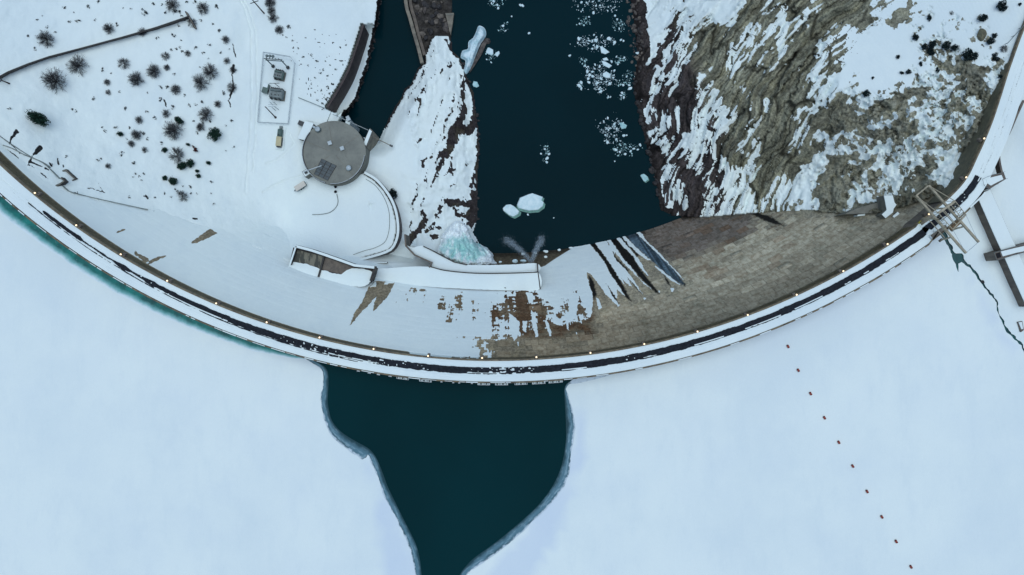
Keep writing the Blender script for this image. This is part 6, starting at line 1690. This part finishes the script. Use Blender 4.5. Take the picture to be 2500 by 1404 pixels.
for k in range(60):
    x = gr.uniform(1012, 1100); y = gr.uniform(-10, 95)
    if sdf(RUBBLE, np.array([x]), np.array([y]))[0] < 4: continue
    boulder(x, y, gr.choice([3, 4, 5, 7, 9]), ground_z(x, y) + .1, BOULD[k % 5] if gr.random() < .45 else BOULD_D[k % 4], "boulder in the rubble bar beside the training walls", "boulders in the rubble bar")
o = boulder(2397, 86, 14, cliff_h(2397, 86), boulder_me(400, m_solid("olive_boulder_rock", (.20, .19, .12), (.11, .105, .07), .6, .85, .2)), "lone rounded olive boulder in the snow on the right rim", None)
o = boulder(1190, 101, 8, WATER_R + .3, boulder_me(401, M['rock']), "brown boulder off the tip of the ice crusted spur", None)
boulder(2400, 688, 5, WATER_U + .4, BOULD_D[1], "small dark boulder at the lead along the right shore", None)

t_ = NT("floe_ice"); n_ = t_.noise(.5, 5, .6)
t_.base(t_.mix(t_.ramp(n_, .3, .7), (.66, .80, .82), (.50, .68, .72))); t_.rough(.5); t_.spec(.3); t_.bump(t_.noise(1.5, 4), .4, .1); M['floe'] = t_.m
t_ = NT("clear_floe_ice"); t_.base(t_.mix(t_.ramp(t_.noise(.5, 5, .6), .3, .7), (.40, .62, .64), (.22, .45, .47))); t_.rough(.4); M['floe_clear'] = t_.m
t_ = NT("green_underwater_ice"); t_.base(t_.mix(t_.ramp(t_.noise(.8, 5, .6), .35, .7), (.06, .24, .19), (.02, .10, .09))); t_.rough(.4); M['floe_under'] = t_.m
FZ = WATER_R + .35
def floe(poly, label, group, mat='floe', under=None, z=FZ, rough=.8):
    P = np.array(poly, float); c = P.mean(0)
    Q = [tuple(at(x, y, z)[:2]) for x, y in P]
    cw = at(c[0], c[1], z)
    root = empty("ice_floe", (cw.x, cw.y, WATER_R), label, "ice floe", group)
    n = len(Q); m = MB(); vs_ = []; fs = []
    for s_, z_ in ((1.0, WATER_R - .5), (1.03, WATER_R + .05), (.97, z), (.72, z + .12), (.35, z + .05)):
        for (x, y) in Q: vs_.append((cw.x + (x - cw.x) * s_, cw.y + (y - cw.y) * s_, z_ + (gr.random() - .5) * .12 * (z_ > z - .1)))
    vs_.append((cw.x, cw.y, z + .1))
    for r_i in range(4):
        for i in range(n): fs.append((r_i * n + i, r_i * n + (i + 1) % n, (r_i + 1) * n + (i + 1) % n, (r_i + 1) * n + i))
    for i in range(n): fs.append((4 * n + i, 4 * n + (i + 1) % n, 5 * n))
    m.add(vs_, fs).build("slab", M[mat], root)
    if under:
        m2 = MB(); m2.prism([(cw.x + (x - cw.x) * 1.1 + under[0], cw.y + (y - cw.y) * 1.1 + under[1]) for x, y in Q], WATER_R - .4, WATER_R + .012).build("submerged_rim", M['floe_under'], root)
    return root
def blob(x, y, r, asp=1.0, n=None, ang=None):
    n = n or gr.randint(5, 7); a0 = gr.random() * 6.28; th_ = gr.random() * 3.14 if ang is None else ang; out = []
    for i in range(n):
        a = a0 + 2 * math.pi * i / n + gr.uniform(-.28, .28); rr = r * gr.uniform(.75, 1.15)
        u, v = math.cos(a) * rr, math.sin(a) * rr * asp
        out.append((x + u * math.cos(th_) - v * math.sin(th_), y + u * math.sin(th_) + v * math.cos(th_)))
    return out[::-1]
floe([(1292, 474), (1300, 472), (1325, 481), (1322, 489), (1327, 494), (1325, 503), (1313, 512), (1291, 514), (1267, 508), (1263, 500), (1270, 483)], "largest pale ice floe in the middle of the river near the dam", None, 'floe', (.4, -.9), FZ + .2)
floe([(1228, 508), (1236, 500), (1246, 499), (1254, 503), (1267, 515), (1265, 522), (1253, 529), (1243, 525), (1229, 514)], "second large pale floe touching the lower left of the largest one", None, 'floe', (.8, -.7), FZ + .2)
floe([(1474, 160), (1468, 148), (1478, 150), (1494, 160), (1487, 166)], "long triangular floe in the upper part of the dense round patch", None)
floe([(1465, 113), (1470, 113), (1488, 127), (1478, 132), (1468, 129)], "white four sided floe below the wide band of brash", None)
floe([(1472, 180), (1480, 174), (1491, 181), (1490, 190), (1480, 190), (1472, 186)], "pale notched floe in the middle of the dense round patch", None)
floe([(1471, 143), (1481, 140), (1486, 147), (1474, 148)], "white floe at the top of the dense round patch", None)
floe(blob(1160, 206, 11, .75, 6, 1.2), "pale floe drifting against the right side of the snowy island", None, 'floe_clear')
floe(blob(1573, 433, 13, .6, 7, .9), "bluish floe below the right cliff near the dam", None, 'floe_clear', (.3, -.3))
floe([(1512, 300), (1520, 299), (1531, 306), (1528, 313), (1518, 315)], "pale floe on the right of the lower round patch", None, 'floe_clear')
floe(blob(1558, 130, 7, .6, 6, 0), "white floe stranded on the boulders of the right bank", None)
floe(blob(1195, 125, 11, .8, 7), "pale floe left in the small group off the ice crusted spur", None)
floe(blob(1214, 131, 7, .9, 5), "small pale floe right in the group off the ice crusted spur", None)
floe(blob(1538, 216, 6, .6, 6, -.5), "oval floe close to the foot of the right cliff", None)
CLUST = [("brash at the top edge, left", 1208, 8, 22, 14, 60, [(1214, 12, 4), (1205, 3, 4), (1216, 20, 4), (1200, 8, 3)]),
         ("small brash patch beside the spur", 1227, 68, 14, 14, 34, [(1228, 63, 4), (1234, 75, 3)]),
         ("brash off the ice crusted spur", 1197, 132, 18, 18, 40, [(1199, 152, 3), (1188, 145, 2.5)]),
         ("wide brash at the top edge", 1455, 12, 62, 24, 230, [(1420, 5, 4), (1449, 32, 4), (1463, 2, 3), (1455, 14, 3), (1432, 6, 3)]),
         ("small brash patch upper right, left", 1422, 55, 20, 17, 90, [(1415, 58, 3), (1438, 41, 3)]),
         ("brash patch nearest the boulders at the top", 1510, 58, 18, 22, 100, [(1502, 38, 3), (1507, 47, 3), (1512, 70, 3)]),
         ("wide band of brash", 1456, 103, 48, 19, 260, [(1413, 94, 5), (1438, 99, 4), (1446, 100, 4), (1454, 98, 5), (1486, 94, 5), (1500, 104, 5), (1516, 97, 4), (1522, 100, 3), (1458, 114, 5), (1446, 119, 3), (1450, 85, 3), (1456, 90, 3)]),
         ("small brash patch left of the dense one", 1422, 152, 14, 12, 60, []),
         ("brash between dense patch and boulders", 1520, 147, 24, 11, 80, [(1493, 150, 4), (1505, 138, 3), (1524, 141, 3), (1509, 157, 3)]),
         ("dense round patch", 1468, 185, 40, 37, 420, [(1434, 175, 5), (1446, 175, 4), (1464, 162, 5), (1452, 168, 3), (1439, 183, 5), (1447, 186, 4), (1436, 192, 4), (1467, 192, 5), (1438, 201, 5), (1458, 203, 5), (1489, 204, 4), (1463, 218, 4), (1467, 223, 5), (1453, 158, 4), (1500, 172, 3), (1480, 200, 3), (1497, 190, 3)]),
         ("brash at the foot of the cliff", 1535, 190, 16, 18, 90, [(1536, 208, 4), (1530, 187, 3)]),
         ("brash trailing below the dense patch", 1516, 205, 14, 8, 50, [(1522, 208, 4)]),
         ("three floes left of the dense patch", 1414, 208, 12, 10, 18, [(1414, 209, 6), (1419, 201, 5), (1419, 216, 5)]),
         ("small patch below the dense one", 1522, 232, 11, 14, 36, [(1519, 227, 4), (1516, 233, 4), (1523, 238, 4)]),
         ("tiny pair below the dense patch", 1487, 237, 6, 5, 8, [(1485, 236, 4), (1490, 237, 3)]),
         ("lower round patch", 1494, 318, 36, 33, 330, [(1483, 347, 6), (1484, 288, 4), (1478, 330, 3), (1505, 340, 4), (1500, 303, 4), (1523, 331, 4), (1530, 330, 3)]),
         ("brash below the lower round patch", 1528, 367, 34, 18, 150, [(1503, 366, 4), (1513, 371, 4), (1540, 369, 4), (1547, 363, 4), (1563, 354, 5), (1557, 365, 4), (1527, 376, 4), (1538, 358, 3)]),
         ("lone small brash patch in mid-river", 1333, 375, 15, 20, 60, [(1336, 386, 6), (1341, 376, 4), (1321, 375, 3), (1330, 364, 3), (1335, 396, 4)])]
for nm_, cx_, cy_, rx, ry, cnt, big in CLUST:
    m = MB()
    for k in range(cnt):
        
        for _t in range(12):
            a = gr.random() * 6.28; u = math.sqrt(gr.random()) * (1.0 if gr.random() < .86 else 1.35)
            x = cx_ + math.cos(a) * rx * u; y = cy_ + math.sin(a) * ry * u
            dn = float(fbm(np.array([x / 13 + cx_]), np.array([y / 11]), 3, 260)[0]) + .25 * (1 - u)
            if dn > .42 + .28 * gr.random(): break
        r = .45 + 1.5 * gr.random() ** 3 + (1.2 if gr.random() < .05 else 0)
        P = [tuple(at(p[0], p[1], WATER_R)[:2]) for p in blob(x, y, r, gr.uniform(.5, 1), gr.randint(3, 5))]
        m.prism(P, WATER_R - .05, WATER_R + .05 + .1 * gr.random())
    o = m.build("brash_ice", M['floe'] if cnt > 150 else M['floe_clear']); tag(o, "crushed ice drifting on the river: " + nm_, kind="stuff")
    qd = {}
    for k, (x, y, r) in enumerate(big): qd.setdefault(("upper" if y < cy_ else "lower") + " " + ("left" if x < cx_ else "right"), []).append((-r, k))
    fl_lab = {}
    for q_, L in qd.items():
        for r_i, (_, k) in enumerate(sorted(L)): fl_lab[k] = ("" if len(L) == 1 else ("largest " if r_i == 0 else ORD[r_i] + " largest ")) + "white floe, " + q_ + ", in the " + nm_
    for k, (x, y, r) in enumerate(big):
        floe(blob(x, y, r, gr.uniform(.55, .95)), fl_lab[k], "small floes in the " + nm_)
for x, y, r, lb_ in ((1391, 136, 4, "lone small floe well left of the wide brash band"), (1292, 81, 4, "lone small floe in mid-river right of the ice crusted spur"), (1270, 12, 4, "left of a touching pair of floes near the top edge"),
                     (1276, 14, 5, "right of a touching pair of floes near the top edge"), (1501, 394, 2.5, "tiny floe below the lowest brash patch"), (1555, 77, 4, "upper of two white floes caught in the bank boulders"),
                     (1561, 93, 4, "lower of two white floes caught in the bank boulders"), (1289, 524, 3, "small floe fragment just below the largest floe"), (1352, 532, 2, "tiny floe right of the two large floes"), (1249, 40, 2.5, "tiny floe between the top edge patch and the spur")):
    floe(blob(x, y, r, .8), lb_, "lone small floes")

# ice-crusted spur
SP = [(1169, 63), (1183, 69), (1187, 85), (1178, 101), (1172, 110), (1162, 135), (1151, 163), (1139, 181), (1133, 172), (1136, 149), (1125, 141), (1129, 124), (1142, 119), (1144, 102), (1155, 92), (1162, 78)]
spr = empty("ice_spur", at(1158, 120, WATER_R), "blue white ice crusted spur sticking out from the tip of the snowy island", "ice")
t_ = NT("spur_ice"); t_.base(t_.mix(t_.ramp(t_.noise(.4, 5, .6), .35, .65), (.66, .80, .84), (.40, .60, .66))); t_.rough(.5); t_.bump(t_.noise(.9, 5), .6, .3); M['spur'] = t_.m
SPc = catmull(SP, 3, True)
rid = [(1175, 70), (1170, 90), (1155, 120), (1148, 145), (1141, 172)]
poly_sheet("ice_crust", [tuple(p) for p in SPc], M['spur'], lambda X, Y: WATER_R + .2 + 3.0 * sstep(0, 8, sdf(SPc, X, Y)) + .8 * fbm(X / 6, Y / 6, 3, 210) - .9 * sstep(2.2, 0, np.abs(stroke([(*p, 0) for p in rid], X, Y))), 2.5, parent=spr)
MB().pprism([(1186, 92), (1190, 100), (1176, 132), (1160, 158), (1146, 178), (1150, 165), (1163, 137), (1174, 110)], WATER_R + 1.2, WATER_R - 1).build("rock_base", M['rock'], spr)

# frozen cascade under the platform
IM = [(1098, 552), (1112, 541), (1128, 541), (1142, 553), (1150, 578), (1160, 590), (1172, 596), (1190, 606), (1203, 620), (1205, 634), (1213, 643), (1190, 645), (1160, 646), (1135, 645), (1108, 638), (1088, 627), (1068, 614), (1076, 592), (1080, 572)]
IMc = catmull(IM, 3, True); IMc = IMc + (rng.random(IMc.shape) - .5) * 2.5
cz = tps([(1100, 552, -72), (1128, 545, -73), (1148, 575, -74), (1165, 594, -75), (1203, 622, -74), (1205, 640, -68), (1150, 644, -60), (1110, 637, -58), (1072, 614, -62), (1080, 580, -69), (1120, 590, -66), (1150, 615, -65), (1180, 620, -68)])
def ice_h(X, Y):
    a = np.arctan2(Y - 520, X - 1115) ; r = np.hypot(X - 1115, Y - 520)
    return cz(X, Y) + (ridged(a * 9 + fbm(X / 14, Y / 14, 2, 220) * 2, r / 30, 4, 221) - .5) * 5.0 + (fbm(X / 7, Y / 7, 3, 222) - .5) * 2.2 - 2.0 * sstep(5, 0, sdf(IMc, X, Y))
t_ = NT("cascade_ice"); g_ = t_.attr("v")
t_.base(t_.mix(t_.ramp(t_.math('ADD', g_, t_.math('MULTIPLY', t_.math('SUBTRACT', t_.noise(.5, 5), .5), .6)), .25, .75), (.76, .85, .87), (.36, .64, .62))); t_.rough(.45); t_.spec(.3); t_.bump(t_.noise(1.2, 5), .5, .3); M['cascade'] = t_.m
o = poly_sheet("frozen_cascade", [tuple(p) for p in IMc], M['cascade'], ice_h, 1.8, {"v": lambda X, Y: np.clip(.15 + 1.1 * sstep(70, 10, np.hypot((X - 1135) * .8, (Y - 607) * 1.3)) * ridged(np.arctan2(Y - 520, X - 1115) * 10, np.hypot(X - 1115, Y - 520) / 26, 3, 223), 0, 1)})
tag(o, "turquoise frozen cascade hanging below the outlet platform", "ice")

# chunks of snow and ice on the apron
for k, (x, y, r, lb_) in enumerate(((1277, 620, 5, "leftmost small snow lump on the dark apron"), (1306, 618, 5, "second small snow lump on the dark apron"), (1332, 614, 6, "third snow lump on the dark apron"), (1332, 627, 5, "snow lump below the third one on the dark apron"),
                                (1365, 610, 5, "fourth small snow lump on the dark apron"), (1394, 605, 5, "rightmost snow lump beside the snowy face"), (1258, 638, 9, "large ice lump at the platform edge under the jets"), (1277, 637, 7, "greenish ice lump at the platform edge under the jets"), (1222, 640, 5, "small ice lump at the end of the frozen cascade"))):
    z = -70 if y < 630 else -60
    p = at(x, y, z); o = bpy.data.objects.new("ice_lump", boulder_me(500 + k, M['snow'] if y < 630 else M['floe'])); COL.objects.link(o)
    s_ = r * mpp(z); o.location = p; o.scale = (s_, s_ * .6, s_ * .8); tag(o, lb_, "ice lump", "ice lumps on the apron")

# two water jets from the outlets
t_ = NT("spray"); t_.base((.55, .68, .76)); t_.b.inputs["Alpha"].default_value = .10; t_.rough(.6); M['spray'] = t_.m
for lb_, pts in (("left plume of spray shooting from the outlet platform over the river", [(1296, 640, -60, 6), (1282, 622, -62, 8), (1262, 604, -66, 11), (1246, 592, -72, 13), (1232, 584, -79, 15)]),
                 ("right plume of spray shooting from the outlet platform over the river", [(1298, 640, -60, 6), (1304, 622, -62, 8), (1312, 604, -66, 10), (1319, 592, -72, 12), (1322, 580, -79, 14)])):
    Pp = catmull([p[:2] + p[2:] for p in pts], 2); m = MB(); g = np.random.default_rng(9)
    for k in range(3000):
        t = g.random() ** .8; i = t * (len(Pp) - 1); j = int(i); q = Pp[j] + (Pp[min(j + 1, len(Pp) - 1)] - Pp[j]) * (i - j)
        w = q[3] * .5; c = at(q[0] + g.normal(0, .75) * w, q[1] + g.normal(0, .75) * w, q[2] + g.normal(0, 1.0))
        s = .14 + .22 * g.random(); d = [Vector(g.normal(0, 1, 3)).normalized() * s for _ in range(4)]
        m.add([c + x for x in d], [(0, 1, 2), (0, 2, 3), (0, 3, 1), (1, 3, 2)])
    o = m.build("water_jet", M['spray']); tag(o, lb_, "water jet", "water jets from the outlets")
